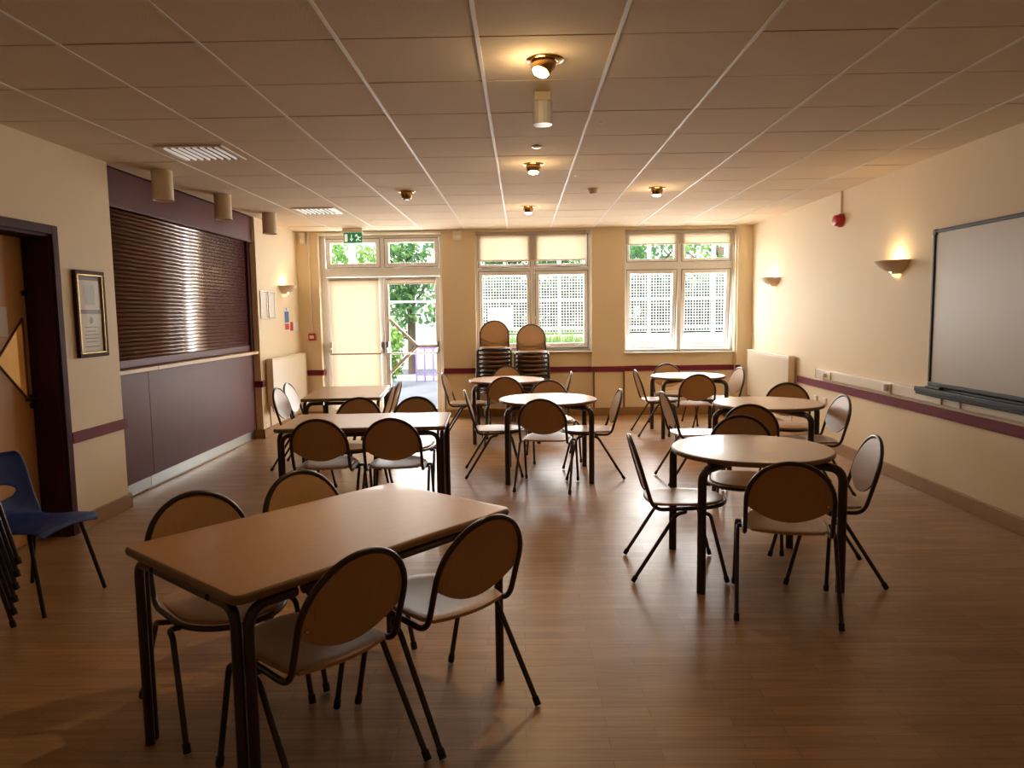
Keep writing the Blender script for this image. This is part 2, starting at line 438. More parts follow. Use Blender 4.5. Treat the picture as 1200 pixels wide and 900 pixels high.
# ------------------------------------------------------------------ servery : shutter and counter
rs = thing('roller_shutter', 'closed plum slatted roller shutter over the serving counter', 'shutter', (-3.29, 7.2, 1.07))
bm = new_bm(); prof = []
ns = 35; zb, zt = 1.145, 2.375; p = (zt - zb) / ns
for k in range(ns):
    for q in range(7):
        t = q / 7; z = zb + (k + t) * p
        prof.append((-3.262 + .0075 * math.sin(PI * t) ** .8 + (.0 if q else -.003), z))
prof.append((-3.264, zt))
pv = [[bm.verts.new((x, y, z)) for x, z in prof] for y in (SY0 + .02, SY1 - .02)]
for a in range(len(prof) - 1): bm.faces.new((pv[0][a], pv[1][a], pv[1][a + 1], pv[0][a + 1]))
o = obj('slat_curtain', bm, M['shutter'], smooth=50); under(o, rs)
sd = o.modifiers.new('solid', 'SOLIDIFY'); sd.thickness = .006; sd.offset = -1
bm = new_bm(); box(bm, -3.275, -3.245, SY0 + .02, SY1 - .02, 1.078, 1.146, .006); under(obj('bottom_rail', bm, M['plum']), rs)
for y0, y1 in ((SY0, SY0 + .035), (SY1 - .085, SY1 - .001)):
    bm = new_bm(); box(bm, -3.30, -3.225, y0, y1, 1.0735, 2.384, .003); under(obj('guide_rail', bm, M['plum_dark']), rs)
bm = new_bm(); box(bm, -3.36, -3.195, SY0 + .002, SY1 - .002, 2.385, CE - .001, .004); box(bm, -3.215, -3.190, SY0 + .002, SY1 - .002, 2.365, 2.395, .004)
under(obj('shutter_hood', bm, M['plum']), rs)
ct = thing('serving_counter', 'plum fronted serving counter with pale wood worktop below the shutter', 'counter', (-3.29, 7.2, 0))
bm = new_bm(); box(bm, -3.5, -3.168, SY0 + .002, 6.325, 1.038, 1.073, .004); box(bm, -3.5, -3.168, 6.328, SY1 + .0 - .023, 1.038, 1.073, .004); under(obj('worktop', bm, M['pine_x']), ct)
for y0, y1 in ((SY0 + .003, 6.268), (6.272, SY1 - .024)):
    bm = new_bm(); box(bm, -3.255, -3.232, y0, y1, .122, 1.037, .002); under(obj('front_panel', bm, M['plum']), ct)
for y0, y1 in ((SY0 + .022, 6.268), (6.272, SY1 - .024)):
    bm = new_bm(); box(bm, -3.30, -3.262, y0, y1, .012, .128, .001); under(obj('kick_plate', bm, M['kick']), ct)
bm = new_bm(); box(bm, -3.262, -3.248, 6.18, SY1 - .03, .001, .014, .003); under(obj('floor_bead', bm, M['pine']), ct)

# ------------------------------------------------------------------ windows and exit doors
def sash(par, x0, x1, z0, z1, w=.055, y=YG, tilt=0.0, handles=(), wb=None, glaze=True):
    """a sash hinged at its top; its own parts sit under it"""
    zc = z1
    bm = new_bm(); rect_frame(bm, x0, x1, z0 - zc, z1 - zc, w, -.012, .05, .006, wb)
    s = obj('sash', bm, M['upvc']); s.location = (0, y, zc); s.rotation_euler = (tilt, 0, 0); s.parent = par
    bm = new_bm(); box(bm, x0 + w - .005, x1 - w + .005, .014, .026, z0 - zc + (wb or w) - .005, z1 - zc - w + .005); g = obj('pane', bm, M['glass'], s)
    bm = new_bm(); rect_frame(bm, x0 - .001, x1 + .001, z0 - zc - .001, .001, .007, -.0135, -.0118, 0); obj('gasket', bm, M['rubber'], s)
    for hx in handles:
        bm = new_bm(); box(bm, hx - .018, hx + .018, -.024, -.0125, z0 - zc + .012, z0 - zc + .038, .004); tube(bm, fillet([(hx, -.022, z0 - zc + .03), (hx + .012, -.04, z0 - zc + .034), (hx + .075, -.04, z0 - zc + .045)], .01), .007, seg=8)
        obj('sash_handle', bm, M['upvc'], s, 40)
    return s

def window(name, R, mull, zt0, zt1, tops, bots, tilt):
    x0, x1, z0, z1 = R
    w = thing(name, None, None); w['kind'] = 'structure'
    bm = new_bm()
    rect_frame(bm, x0 + .002, x1 - .002, z0 + .001, z1 - .002, .035, YG + .0, YG + .075, .004)
    box(bm, mull - .03, mull + .03, YG, YG + .075, z0 + .036, z1 - .037, .004)
    box(bm, x0 + .037, x1 - .037, YG + .001, YG + .075, zt0, zt1, .004)
    obj('window_frame', bm, M['upvc'], w)
    for a, b in tops:
        sash(w, a, b, zt1 + .002, z1 - .04, .045, YG - .006, 0, ((a + b) / 2 - .02,))
    for a, b in bots:
        sash(w, a, b, z0 + .038, zt0 - .002, .058, YG - .008, tilt, (a + .13, b - .17), .075)
    return w
window('window_1', W1, .175, 2.08, 2.128, ((-.602, .143), (.207, .96)), ((-.602, .143), (.207, .96)), 0.0)
window('window_2', W2, 2.26, 2.075, 2.178, ((1.508, 2.228), (2.292, 2.99)), ((1.508, 2.228), (2.292, 2.99)), math.radians(6.5))

d2 = thing('door_2', 'glazed white double exit door on the far wall', 'door', (0, 0, 0)); d2['kind'] = 'structure'
x0, x1, z0, z1 = DR; mx = -1.97
bm = new_bm()
for a, b in ((x0 + .002, x0 + .075), (x1 - .05, x1 - .002), (mx - .028, mx + .028)): box(bm, a, b, YG, YG + .08, 2.03 if a == mx - .028 else .001, z1 - .002, .004)
box(bm, x0 + .076, x1 - .051, YG + .001, YG + .08, z1 - .04, z1 - .002, .004); box(bm, x0 + .076, x1 - .051, YG + .001, YG + .08, 2.03, 2.155, .004)
box(bm, x0 + .076, x1 - .051, YG + .002, YG + .10, 0.001, .02, .003)
obj('door_frame', bm, M['upvc'], d2)
for a, b in ((-2.775, -2.0), (-1.94, -1.163)): sash(d2, a, b, 2.157, z1 - .042, .065, YG - .006, 0, ((a + b) / 2,))
def leaf_door(a, b, mirror):
    bm = new_bm(); rect_frame(bm, a, b, .025, 2.026, .068, YG + .005, YG + .055, .005, .10)
    l = obj('door_leaf', bm, M['upvc'], d2)
    gx0, gx1 = a + .06, b - .06
    bm = new_bm(); box(bm, gx0, gx1, YG + .026, YG + .036, .12, 1.965); obj('pane', bm, M['glass'], l)
    if not mirror:
        bm = new_bm()
        def bar(p, q, w=.021):
            d = Vector((q[0] - p[0], q[1] - p[1])); n = Vector((-d.y, d.x)).normalized() * w
            prism(bm, [(p[0] + n.x, p[1] + n.y), (p[0] - n.x, p[1] - n.y), (q[0] - n.x, q[1] - n.y), (q[0] + n.x, q[1] + n.y)], 'y', YG + .016, YG + .046)
        c = (gx0 + .585 * (gx1 - gx0), 1.025)
        bar((gx0, 1.425), c); bar((gx0, .64), c); bar(c, (gx1, 1.025))
        obj('glazing_bar', bm, M['upvc'], l)
    bm = new_bm()
    yb = YG - .075
    tube(bm, fillet([(a + .035, YG + .004, 1.02), (a + .035, yb, .99), (a + .035, yb, .93), (b - .035, yb, .93), (b - .035, yb, .99), (b - .035, YG + .004, 1.02)], .05), .012, seg=10)
    for xx in (a + .035, b - .035): box(bm, xx - .02, xx + .02, YG - .03, YG + .004, .93, 1.10, .006)
    obj('push_bar', bm, M['steel'], l, 40)
    bm = new_bm(); box(bm, (a + .05 if not mirror else a + .03), (a + .11 if not mirror else a + .09), YG - .006, YG + .004, 1.985, 2.01, .002); obj('clip', bm, M['blue_clip'], l)
    return l
leaf_door(-2.785, -1.972, True); leaf_door(-1.968, -1.163, False)

def blind(x0, x1, ztop, zbot, y, label, roll=.025):
    t = thing('roller_blind', label, 'blind', ((x0 + x1) / 2, y, ztop), 0, 'cream roller blinds')
    def U(o): return under(o, t)
    bm = new_bm(); cyl(bm, (x0, y, ztop - roll), (x1, y, ztop - roll), roll, 18); U(obj('blind_roll', bm, M['blind'], smooth=40))
    bm = new_bm(); box(bm, x0 - .012, x0 - .001, y - roll, y + roll, ztop - 2 * roll, ztop, .003); U(obj('blind_bracket', bm, M['plastic'])); bm = new_bm(); box(bm, x1 + .001, x1 + .012, y - roll, y + roll, ztop - 2 * roll, ztop, .003); U(obj('blind_bracket', bm, M['plastic']))
    if zbot < ztop - 2 * roll:
        bm = new_bm(); yy = y + roll - .002
        box(bm, x0 + .006, x1 - .006, yy - .0008, yy + .0008, zbot, ztop - roll); U(obj('blind_fabric', bm, M['blind']))
        bm = new_bm(); box(bm, x0 + .006, x1 - .006, yy - .006, yy + .006, zbot - .018, zbot, .004); U(obj('bottom_bar', bm, M['plastic']))
    return t
blind(-.618, .930, 2.633, 2.235, 10.50, 'cream roller blind half lowered over top of the middle window')
blind(1.49, 3.0, 2.626, 2.436, 10.50, 'cream roller blind barely lowered at top of right window')
blind(-2.735, -2.025, 2.018, .12, 10.508, 'cream roller blind fully lowered over left leaf of exit door', .022)
blind(-1.915, -1.215, 2.018, 1.935, 10.508, 'cream roller blind rolled up at top of clear right exit door leaf', .022)
# blind pole head over exit door
bm = new_bm(); box(bm, DR[0] + .01, DR[1] - .01, YF - .02, YF + .035, 2.615, 2.65, .008); tag(obj('blind_pelmet', bm, M['plastic']), 'slim cream blind headrail along the top of exit doorway', 'headrail')
for (xx, za, zb2, lab) in ((.985, 2.60, 1.05, 'thin white winding rod hanging at right of middle window'), (3.015, 2.45, 1.35, 'thin white winding rod hanging at right of right window')):
    bm = new_bm(); tube(bm, fillet([(xx - .02, YG - .03, za), (xx, YG - .04, za - .05), (xx, YG - .04, zb2)], .018), .006, seg=8); cyl(bm, (xx, YG - .04, zb2 - .25), (xx, YG - .04, zb2 + .005), .010, 10)
    tag(obj('winding_rod', bm, M['upvc'], smooth=40), lab, 'window rod')

# ------------------------------------------------------------------ chairs
def yb_(z): return -.165 - (z - .48) * .3
def chair_proto():
    t = thing('stacking_chair', 'x', 'chair')
    # frame loop
    half = []
    for k in range(13):
        a = PI / 2 * (1 - k / 12)
        half.append(Vector((.197 * math.cos(a), .08 + .205 * math.sin(a), .410)))
    side = fillet([(.197, .08, .410), (.197, yb_(.40), .400), (.197, yb_(.585), .585)], .06, 7)[1:]
    half += side
    for k in range(1, 17):
        a = PI / 2 * k / 16; z = .585 + .197 * math.sin(a)
        half.append(Vector((.197 * math.cos(a), yb_(z), z)))
    mir = [Vector((-v.x, v.y, v.z)) for v in half[1:-1]][::-1]
    bm = new_bm(); tube(bm, half + mir, .011, closed=True, seg=10)
    obj('tube_frame', bm, M['frame'], t, 60)
    # seat
    out = []
    for k in range(25):
        a = PI * k / 24; out.append((.187 * math.cos(a), .08 + .197 * math.sin(a)))
    out += [(-.187, 0.0), (-.183, -.09), (-.165, -.138)]
    for k in range(1, 8): 
        u = -1 + 2 * k / 8; out.append((.165 * u, -.138 - .032 * (1 - u * u)))
    out += [(.165, -.138), (.183, -.09), (.187, 0.0)]
    bm = new_bm(); cx, cy = 0, .06
    def lay(z0, dish):
        rr = []
        for s in (1, .97, .8, .55, .28):
            rr.append([bm.verts.new((cx + (x - cx) * s, cy + (y - cy) * s, z0 - dish * (1 - s * s) - (0 if s < 1 else .002) * (1 if dish else -1))) for x, y in out])
        return rr
    up = lay(.4335, .009); lo = lay(.4215, .0088)
    n = len(out)
    for L in (up, lo):
        for A, B in zip(L[:-1], L[1:]):
            for k in range(n): bm.faces.new((A[k], A[(k + 1) % n], B[(k + 1) % n], B[k]))
        bm.faces.new(L[-1])
    for k in range(n): bm.faces.new((up[0][k], up[0][(k + 1) % n], lo[0][(k + 1) % n], lo[0][k]))
    obj('seat', bm, M['beech'], t, 40)
    # backrest
    bm = new_bm(); NX, NZ = 16, 14; g = {}
    for side in (0, 1):
        for i in range(NX + 1):
            u = -1 + 2 * i / NX; x = .1885 * math.sin(u * PI / 2)
            zt_ = .585 + math.sqrt(max(0, .1885 ** 2 - x * x)); zb_ = .480 + .075 * (x / .1885) ** 2
            for j in range(NZ + 1):
                z = zb_ + (zt_ - zb_) * j / NZ
                y = yb_(z) + .006 - .009 * (1 - (x / .1885) ** 2) + (.0055 if side else -.0055)
                g[side, i, j] = bm.verts.new((x, y, z))
    for i in range(NX):
        for j in range(NZ):
            bm.faces.new((g[0, i, j], g[0, i + 1, j], g[0, i + 1, j + 1], g[0, i, j + 1])); bm.faces.new((g[1, i, j], g[1, i, j + 1], g[1, i + 1, j + 1], g[1, i + 1, j]))
    for i in range(NX):
        for j in (0, NZ): bm.faces.new((g[0, i, j], g[0, i + 1, j], g[1, i + 1, j], g[1, i, j])).material_index = 1
    for j in range(NZ):
        for i in (0, NX): bm.faces.new((g[0, i, j], g[0, i, j + 1], g[1, i, j + 1], g[1, i, j])).material_index = 1
    b = obj('backrest', bm, [M['beech'], M['ply_edge_shadow']], t, 40)
    for s in (-1, 1):
        bm = new_bm(); lathe(bm, [(0, .0045), (.004, .004), (.006, .001), (.006, 0)], 10, mat=Matrix.Rotation(PI / 2, 4, 'X')); 
        o = obj('bolt', bm, M['steel'], b, 40); o.location = (s * .168, yb_(.575) - .0026, .575)
    # legs
    for s in (-1, 1):
        for f in (1, -1):
            if f > 0: pts = [(s * .186, .105, .392), (s * .226, .112, .397), (s * .2285, .160, .385), (s * .2325, .255, .012)]
            else: pts = [(s * .186, .035, .392), (s * .226, .028, .397), (s * .2285, -.022, .385), (s * .2325, -.255, .012)]
            bm = new_bm(); tube(bm, fillet(pts, .035, 6), .0105, seg=10)
            l = obj('leg', bm, M['frame'], t, 60)
            d = (Vector(pts[-1]) - Vector(pts[-2])).normalized(); e = Vector(pts[-1])
            bm = new_bm(); tube(bm, [e - d * .028, e - d * .004, e + d * .004], .0135, seg=10)
            # flatten base to the floor
            for v in bm.verts: v.co.z = max(v.co.z, 0)
            obj('rubber_foot', bm, M['rubber'], l, 60)
    return t
CH = chair_proto(); used = [False]
G_T = 'wooden chairs around the tables'
def chair(x, y, deg, label, group=G_T, z=0, small=False):
    rz = math.radians(deg)
    if not used[0]:
        used[0] = True; CH.location = (x, y, z); CH.rotation_euler = (0, 0, rz); CH['label'] = label; CH['group'] = group; return CH
    return dup(CH, (x, y, z), rz, label, group, ('bolt', 'rubber_foot') if small else ())

# ------------------------------------------------------------------ tables
def rrect(W, D, r, n=6):
    p = []
    for cx, cy, a0 in ((W / 2 - r, D / 2 - r, 0), (-W / 2 + r, D / 2 - r, PI / 2), (-W / 2 + r, -D / 2 + r, PI), (W / 2 - r, -D / 2 + r, 1.5 * PI)):
        for k in range(n + 1):
            a = a0 + PI / 2 * k / n; p.append((cx + r * math.cos(a), cy + r * math.sin(a)))
    return p
def slab(outline, z0, z1, rb=.012):
    """board with a rounded edge; the top skin is slot 0, the edge band and underside slot 1"""
    bm = new_bm(); n = len(outline)
    cx = sum(p[0] for p in outline) / n; cy = sum(p[1] for p in outline) / n
    def inset(d):
        q = []
        for i in range(n):
            a, b, c = outline[i - 1], outline[i], outline[(i + 1) % n]
            tx, ty = c[0] - a[0], c[1] - a[1]; L = math.hypot(tx, ty); q.append((b[0] - ty / L * d, b[1] + tx / L * d))
        return q
    prof = [(.018, z1), (.010, z1)] + [(rb * (1 - math.sin(a)), z1 - rb * (1 - math.cos(a))) for a in (PI / 6, PI / 3, PI / 2)] + [(rb * (1 - math.cos(a)), z0 + rb * (1 - math.sin(a))) for a in (0, PI / 4, PI / 2)] + [(.03, z0)]
    rings = [[bm.verts.new((x, y, z)) for x, y in inset(d)] for d, z in prof]
    bm.faces.new(rings[0]).material_index = 0
    for k, (A, B) in enumerate(zip(rings[:-1], rings[1:])):
        for i in range(n): bm.faces.new((A[i], B[i], B[(i + 1) % n], A[(i + 1) % n])).material_index = 0 if k == 0 else 1
    bm.faces.new(rings[-1][::-1]).material_index = 1
    return bm
ZT = .71
def rect_table(x, y, rz, W, D, label):
    t = thing('rectangular_table', label, 'table', (x, y, 0), rz, 'rectangular tables')
    obj('tabletop', slab(rrect(W, D, .035), ZT - .03, ZT), [M['beech_top'], M['edge']], t, 35)
    for sx in (-1, 1):
        for sy in (-1, 1):
            bm = new_bm()
            # two tubes per corner, each bending over into the rail of its side
            xa, ya = sx * (W / 2 - .056), sy * (D / 2 - .031); xb, yb2 = sx * (W / 2 - .031), sy * (D / 2 - .056)
            tube(bm, fillet([(xa, ya, 0), (xa, ya, ZT - .05), (xa - sx * .16, ya, ZT - .05)], .07, 8), .0165, seg=12)
            tube(bm, fillet([(xb, yb2, 0), (xb, yb2, ZT - .05), (xb, yb2 - sy * .12, ZT - .05)], .07, 8), .0165, seg=12)
            obj('leg', bm, M['frame'], t, 60)
    for sy in (-1, 1):
        bm = new_bm(); ya = sy * (D / 2 - .031); cyl(bm, (-W / 2 + .24, ya, ZT - .05), (W / 2 - .24, ya, ZT - .05), .0164, 12); obj('rail', bm, M['frame'], t, 60)
    for sx in (-1, 1):
        bm = new_bm(); xb = sx * (W / 2 - .031); cyl(bm, (xb, -D / 2 + .20, ZT - .05), (xb, D / 2 - .20, ZT - .05), .0164, 12); obj('rail', bm, M['frame'], t, 60)
    return t
def round_table_proto(R=.445):
    t = thing('round_table', 'x', 'table', group='round tables')
    obj('tabletop', slab([(R * math.cos(2 * PI * k / 72), R * math.sin(2 * PI * k / 72)) for k in range(72)], ZT - .028, ZT, .011), [M['beech_top'], M['edge']], t, 35)
    for sx in (-1, 1):
        for sy in (-1, 1):
            bm = new_bm(); a = .365; z = ZT - .052
            tube(bm, fillet([(sx * a, sy * a, 0), (sx * a, sy * a, z), (sx * (a - .16), sy * (a - .16), z)], .075, 9), .0235, seg=12)
            obj('leg', bm, M['frame'], t, 60)
    for s in (-1, 1):
        bm = new_bm(); a = .21; z = ZT - .052; cyl(bm, (-a, -s * a, z), (a, s * a, z), .0215, 12)
        for q in (-1, 1): box(bm, q * .24 - .03, q * .24 + .03, q * s * .24 - .03, q * s * .24 + .03, z + .012, z + .0235, .002)
        obj('cross_rail', bm, M['frame'], t, 60)
    return t
rect_table(-.715, 2.659, .88, 1.2, .75, 'largest rectangular table in the front with bare beech top')
rect_table(-1.150, 5.389, .041, 1.2, .75, 'second rectangular table, set straight across the room behind the front table')
rect_table(-1.774, 7.43, .10, .75, 1.2, 'farthest rectangular table in front of the exit door')
RT = round_table_proto(); rt_used = [False]
for x, y, d, lab in ((1.299, 4.124, 0, 'nearest round table on the right side of the room'),
                     (2.067, 6.138, -25, 'second round table along the right wall, below the trunking'),
                     (2.005, 8.824, 0, 'farthest right round table under the right window'),
                     (.232, 6.625, 0, 'middle round table with bright window glare across its top'),
                     (-.18, 8.608, 0, 'round table in front of the two chair stacks')):
    if not rt_used[0]:
        rt_used[0] = True; RT.location = (x, y, 0); RT.rotation_euler = (0, 0, math.radians(d)); RT['label'] = lab
    else: dup(RT, (x, y, 0), math.radians(d), lab)

CHAIRS = [
 (-.676, 2.297, 49.5, 'chair at the front table, near side left, back turned to camera'),
 (-.300, 2.659, 45.5, 'chair at the front table, near side right, its arched back toward camera'),
 (-1.165, 2.70, -137, 'chair at the front table, far side, nearest the serving counter'),
 (-.838, 3.103, -129.5, 'chair at the front table, far side, half hidden behind the tabletop'),
 (-1.403, 5.165, 0, 'chair with back to camera at left of second rectangular table'),
 (-.902, 5.165, 1, 'chair with back to camera at right of second rectangular table'),
 (-1.405, 5.945, 177, 'left chair facing camera on far side of second rectangular table'),
 (-.925, 5.955, 175, 'right chair facing camera on far side of second rectangular table'),
 (-2.165, 7.14, -91, 'chair at left side of farthest rectangular table, nearer the camera'),
 (-2.225, 7.645, -90, 'chair at left side of farthest rectangular table, nearer the radiator end'),
 (-1.528, 7.21, 90, 'chair at right side of farthest rectangular table, nearer the camera'),
 (-1.547, 7.713, 90, 'chair at right side of farthest rectangular table, nearer the exit door'),
 (.205, 6.165, -12, 'chair with back to camera in front of the middle round table'),
 (-.275, 6.715, -86, 'chair at the left of the middle round table, seen side on'),
 (.640, 6.613, 90.4, 'chair at the right of the middle round table, seen side on'),
 (.308, 7.337, 188, 'chair behind the middle round table, facing the camera'),
 (-.69, 8.70, -94, 'chair at the left of round table beside exit door, side on'),
 (-.185, 8.270, 0, 'chair with back to camera at round table before the stacks'),
 (-.206, 9.432, 178, 'chair behind round table, directly in front of the stacks'),
 (.330, 8.646, 90, 'chair at the right of round table before the stacks, mostly hidden'),
 (1.615, 8.80, -88, 'chair at left of farthest right round table, side on'),
 (1.968, 9.499, 190, 'chair behind farthest right round table, under right window sill'),
 (1.951, 8.29, -2, 'chair with back to camera at farthest right round table'),
 (2.411, 8.886, 98, 'chair at right of farthest right round table, beside the right radiator'),
 (1.475, 6.355, -86, 'chair at left of second round table by right wall, side on'),
 (1.785, 5.66, -20, 'chair with back to camera at second round table by right wall'),
 (2.455, 6.735, 162, 'chair behind second round table, facing camera beneath the trunking'),
 (2.370, 5.946, 89.5, 'chair at right of second round table, next to right wall'),
 (.865, 4.137, -92.6, 'chair at left of nearest round table, seen side on with shiny seat'),
 (1.303, 3.575, -14.9, 'chair with back to camera at the nearest round table'),
 (1.700, 4.045, 81.3, 'chair at right of nearest round table, its back toward right wall'),
 (1.393, 4.610, 165, 'chair behind nearest round table, facing camera, only top of back showing'),
]
for c in CHAIRS: chair(*c)
ORD = ['lowest', 'second from bottom', 'third from bottom', 'fourth from bottom', 'fifth from bottom', 'middle', 'fifth from top', 'fourth from top', 'third from top', 'second from top', 'topmost']
PIT = .060
SH = .009
for n, x, y, nm in ((11, -.372, 10.085, 'taller left'), (10, .137, 10.085, 'shorter right')):
    names = (ORD if n == 11 else ORD[:5] + ORD[6:])
    for k in range(n):
        chair(x + rnd.uniform(-.002, .002), y - SH * k, 180, '%s chair of the %s stack under middle window' % (names[k], nm), 'chairs stacked under the middle window', PIT * k, True)
nm6 = ['lowest', 'second from bottom', 'third from bottom', 'third from top', 'second from top', 'topmost']
for k in range(6):
    chair(-2.735 + .0105 * k, 3.155, -90, '%s chair of the dark stack at left picture edge' % nm6[k], 'chairs stacked at the left edge', .063 * k, False)

# blue polypropylene chair
def blue_chair():
    t = thing('plastic_chair', 'blue plastic shell chair with black legs by the wooden door', 'chair', (-2.605, 3.755, 0), math.radians(-100))
    prof = [(.235, .415), (.225, .437), (.19, .447), (.10, .443), (0, .432), (-.09, .428), (-.15, .437), (-.185, .47), (-.205, .53), (-.222, .60), (-.24, .68), (-.257, .75), (-.262, .775)]
    wid = [.185, .205, .213, .215, .213, .208, .205, .203, .20, .20, .198, .185, .155]
    bm = new_bm(); NT = 20; g = []
    # resample
    S = 40; pts = []
    for i in range(S + 1):
        f = i / S * (len(prof) - 1); a = min(int(f), len(prof) - 2); u = f - a
        pts.append((prof[a][0] * (1 - u) + prof[a + 1][0] * u, prof[a][1] * (1 - u) + prof[a + 1][1] * u, wid[a] * (1 - u) + wid[a + 1] * u))
    for (y, z, w) in pts:
        row = []
        for k in range(NT + 1):
            u = -1 + 2 * k / NT; c = .022 * u * u if z < .46 else .0
            yy = y + (.035 * u * u if z > .46 else .035 * u * u * max(0, (z - .425) / .035) if y < -.12 else 0)
            row.append(bm.verts.new((u * w, yy, z - (c if z < .46 else 0))))
        g.append(row)
    for i in range(S):
        for k in range(NT):
            zc = (g[i][k].co.z + g[i + 1][k].co.z) / 2; xc = (g[i][k].co.x + g[i][k + 1].co.x) / 2
            if (xc / .115) ** 2 + ((zc - .565) / .04) ** 2 < 1: continue
            bm.faces.new((g[i][k], g[i][k + 1], g[i + 1][k + 1], g[i + 1][k]))
    for v in bm.verts:
        if v.is_boundary:
            q = math.sqrt((v.co.x / .115) ** 2 + ((v.co.z - .565) / .04) ** 2)
            if .3 < q < 1.6 and abs(v.co.x) < .15: zn = .565 + (v.co.z - .565) / q; v.co.x /= q; v.co.y += -.22 * (zn - v.co.z); v.co.z = zn
    o = obj('seat_shell', bm, M['blue'], t, 60)
    md = o.modifiers.new('thick', 'SOLIDIFY'); md.thickness = .006; md.offset = -1
    md = o.modifiers.new('sub', 'SUBSURF'); md.levels = 1; md.render_levels = 1
    for s in (-1, 1):
        for f in (1, -1):
            bm = new_bm(); tube(bm, fillet([(s * .12, f * .12 - .01, .408), (s * .165, f * .14, .408), (s * .207, f * .235, 0.0)], .03), .0105, seg=10)
            obj('leg', bm, M['black'], t, 60)
    bm = new_bm()
    for f in (1, -1): cyl(bm, (-.13, f * .12 - .01, .408), (.13, f * .12 - .01, .408), .0105)
    obj('under_frame', bm, M['black'], t, 60)
blue_chair()

# ------------------------------------------------------------------ radiators
def radiator(x_wall, sgn, y0, y1, z0, z1, label):
    """sgn=+1: on left wall facing +x ; -1: on right wall"""
    t = thing('radiator', label, 'radiator', (x_wall, (y0 + y1) / 2, z0), 0, 'panel radiators')
    def X(d): return x_wall + sgn * d
    def B(bm, d0, d1, ya, yb, za, zb, bev=0):
        a, b = sorted((X(d0), X(d1))); box(bm, a, b, ya, yb, za, zb, bev)
    bm = new_bm(); n = int((y1 - y0) / .034); 
    poly = []
    for k in range(n * 4 + 1):
        y = y0 + .01 + (y1 - y0 - .02) * k / (n * 4); poly.append((y, .098 - .004 * (1 if (k % 4) in (1, 2) else 0)))
    A = [bm.verts.new((X(d), y, z0 + .012)) for y, d in poly]; Bv = [bm.verts.new((X(d), y, z1 - .035)) for y, d in poly]
    for k in range(len(poly) - 1): bm.faces.new((A[k], A[k + 1], Bv[k + 1], Bv[k]))
    B(bm, .075, .0935, y0 + .004, y1 - .004, z0, z1 - .012, .006)
    B(bm, .03, .045, y0 + .004, y1 - .004, z0, z1 - .012, .006)
    under(obj('panel', bm, M['rad'], smooth=30), t)
    bm = new_bm(); B(bm, .022, .104, y0, y1, z1 - .022, z1, .006); B(bm, .024, .102, y0, y0 + .006, z0 + .03, z1 - .02, .002); B(bm, .024, .102, y1 - .006, y1, z0 + .03, z1 - .02, .002)
    under(obj('casing', bm, M['rad']), t)
    bm = new_bm(); B(bm, .0015, .03, y0 + .15, y0 + .18, z0 + .1, z1 - .1); B(bm, .0015, .03, y1 - .18, y1 - .15, z0 + .1, z1 - .1); under(obj('wall_bracket', bm, M['rad']), t)
    bm = new_bm(); ym = y0 - .035
    tube(bm, fillet([(X(.06), y0 + .01, z0 + .035), (X(.06), ym, z0 + .035), (X(.06), ym, z0 - .12), (X(.06), ym + .02, z0 - .19), (X(.03), ym + .03, z0 - .20)], .04), .009); cyl(bm, (X(.06), ym, z0 + .005), (X(.06), ym, z0 + .07), .019); cyl(bm, (X(.06), ym - .001, z0 + .035), (X(.06), y0 + .005, z0 + .035), .014)
    under(obj('valve', bm, M['plastic'], smooth=40), t)
radiator(XLF, 1, 8.93, 10.36, .315, .970, 'cream panel radiator on the left wall beside the exit door')
radiator(XR, -1, 8.66, 10.25, .30, .935, 'cream panel radiator in the far right corner')

# ------------------------------------------------------------------ right wall fittings
wb = thing('whiteboard', 'large dark framed whiteboard on the right wall', 'whiteboard', (XR, 4.9, .85))
wy0, wy1, wz0, wz1 = 4.02, 5.825, .872, 2.085
bm = new_bm(); box(bm, XR - .022, XR - .004, wy0 + .02, wy1 - .02, wz0 + .02, wz1 - .02); under(obj('board_surface', bm, M['board']), wb)
bm = new_bm()
for a in ((wy0, wy1, wz1 - .028, wz1), (wy0, wy1, wz0, wz0 + .03), (wy0, wy0 + .028, wz0 + .03, wz1 - .028), (wy1 - .028, wy1, wz0 + .03, wz1 - .028)): box(bm, XR - .034, XR - .002, *a, .006)
under(obj('board_frame', bm, M['board_frame']), wb)
for y in (wy0 + .02, wy1 - .02):
    bm = new_bm(); box(bm, XR - .037, XR - .003, y - .024, y + .024, wz1 - .044, wz1 + .003, .008); under(obj('corner_cap', bm, M['board_frame']), wb)
bm = new_bm(); box(bm, XR - .118, XR - .054, wy0 + .02, wy1 + .022, wz0 - .068, wz0 - .012, .010); box(bm, XR - .128, XR - .105, wy0 + .02, wy1 + .02, wz0 - .045, wz0 - .008, .006); box(bm, XR - .06, XR - .003, wy0 + .02, wy1 - .02, wz0 - .029, wz0 - .002, .003)
under(obj('pen_tray', bm, M['black']), wb)
bm = new_bm(); box(bm, XR - .104, XR - .066, 5.53, 5.70, wz0 - .0118, wz0 + .012, .006); tag(obj('board_rubber', bm, M['board_frame']), 'dark board rubber lying in the whiteboard pen tray', 'board rubber')

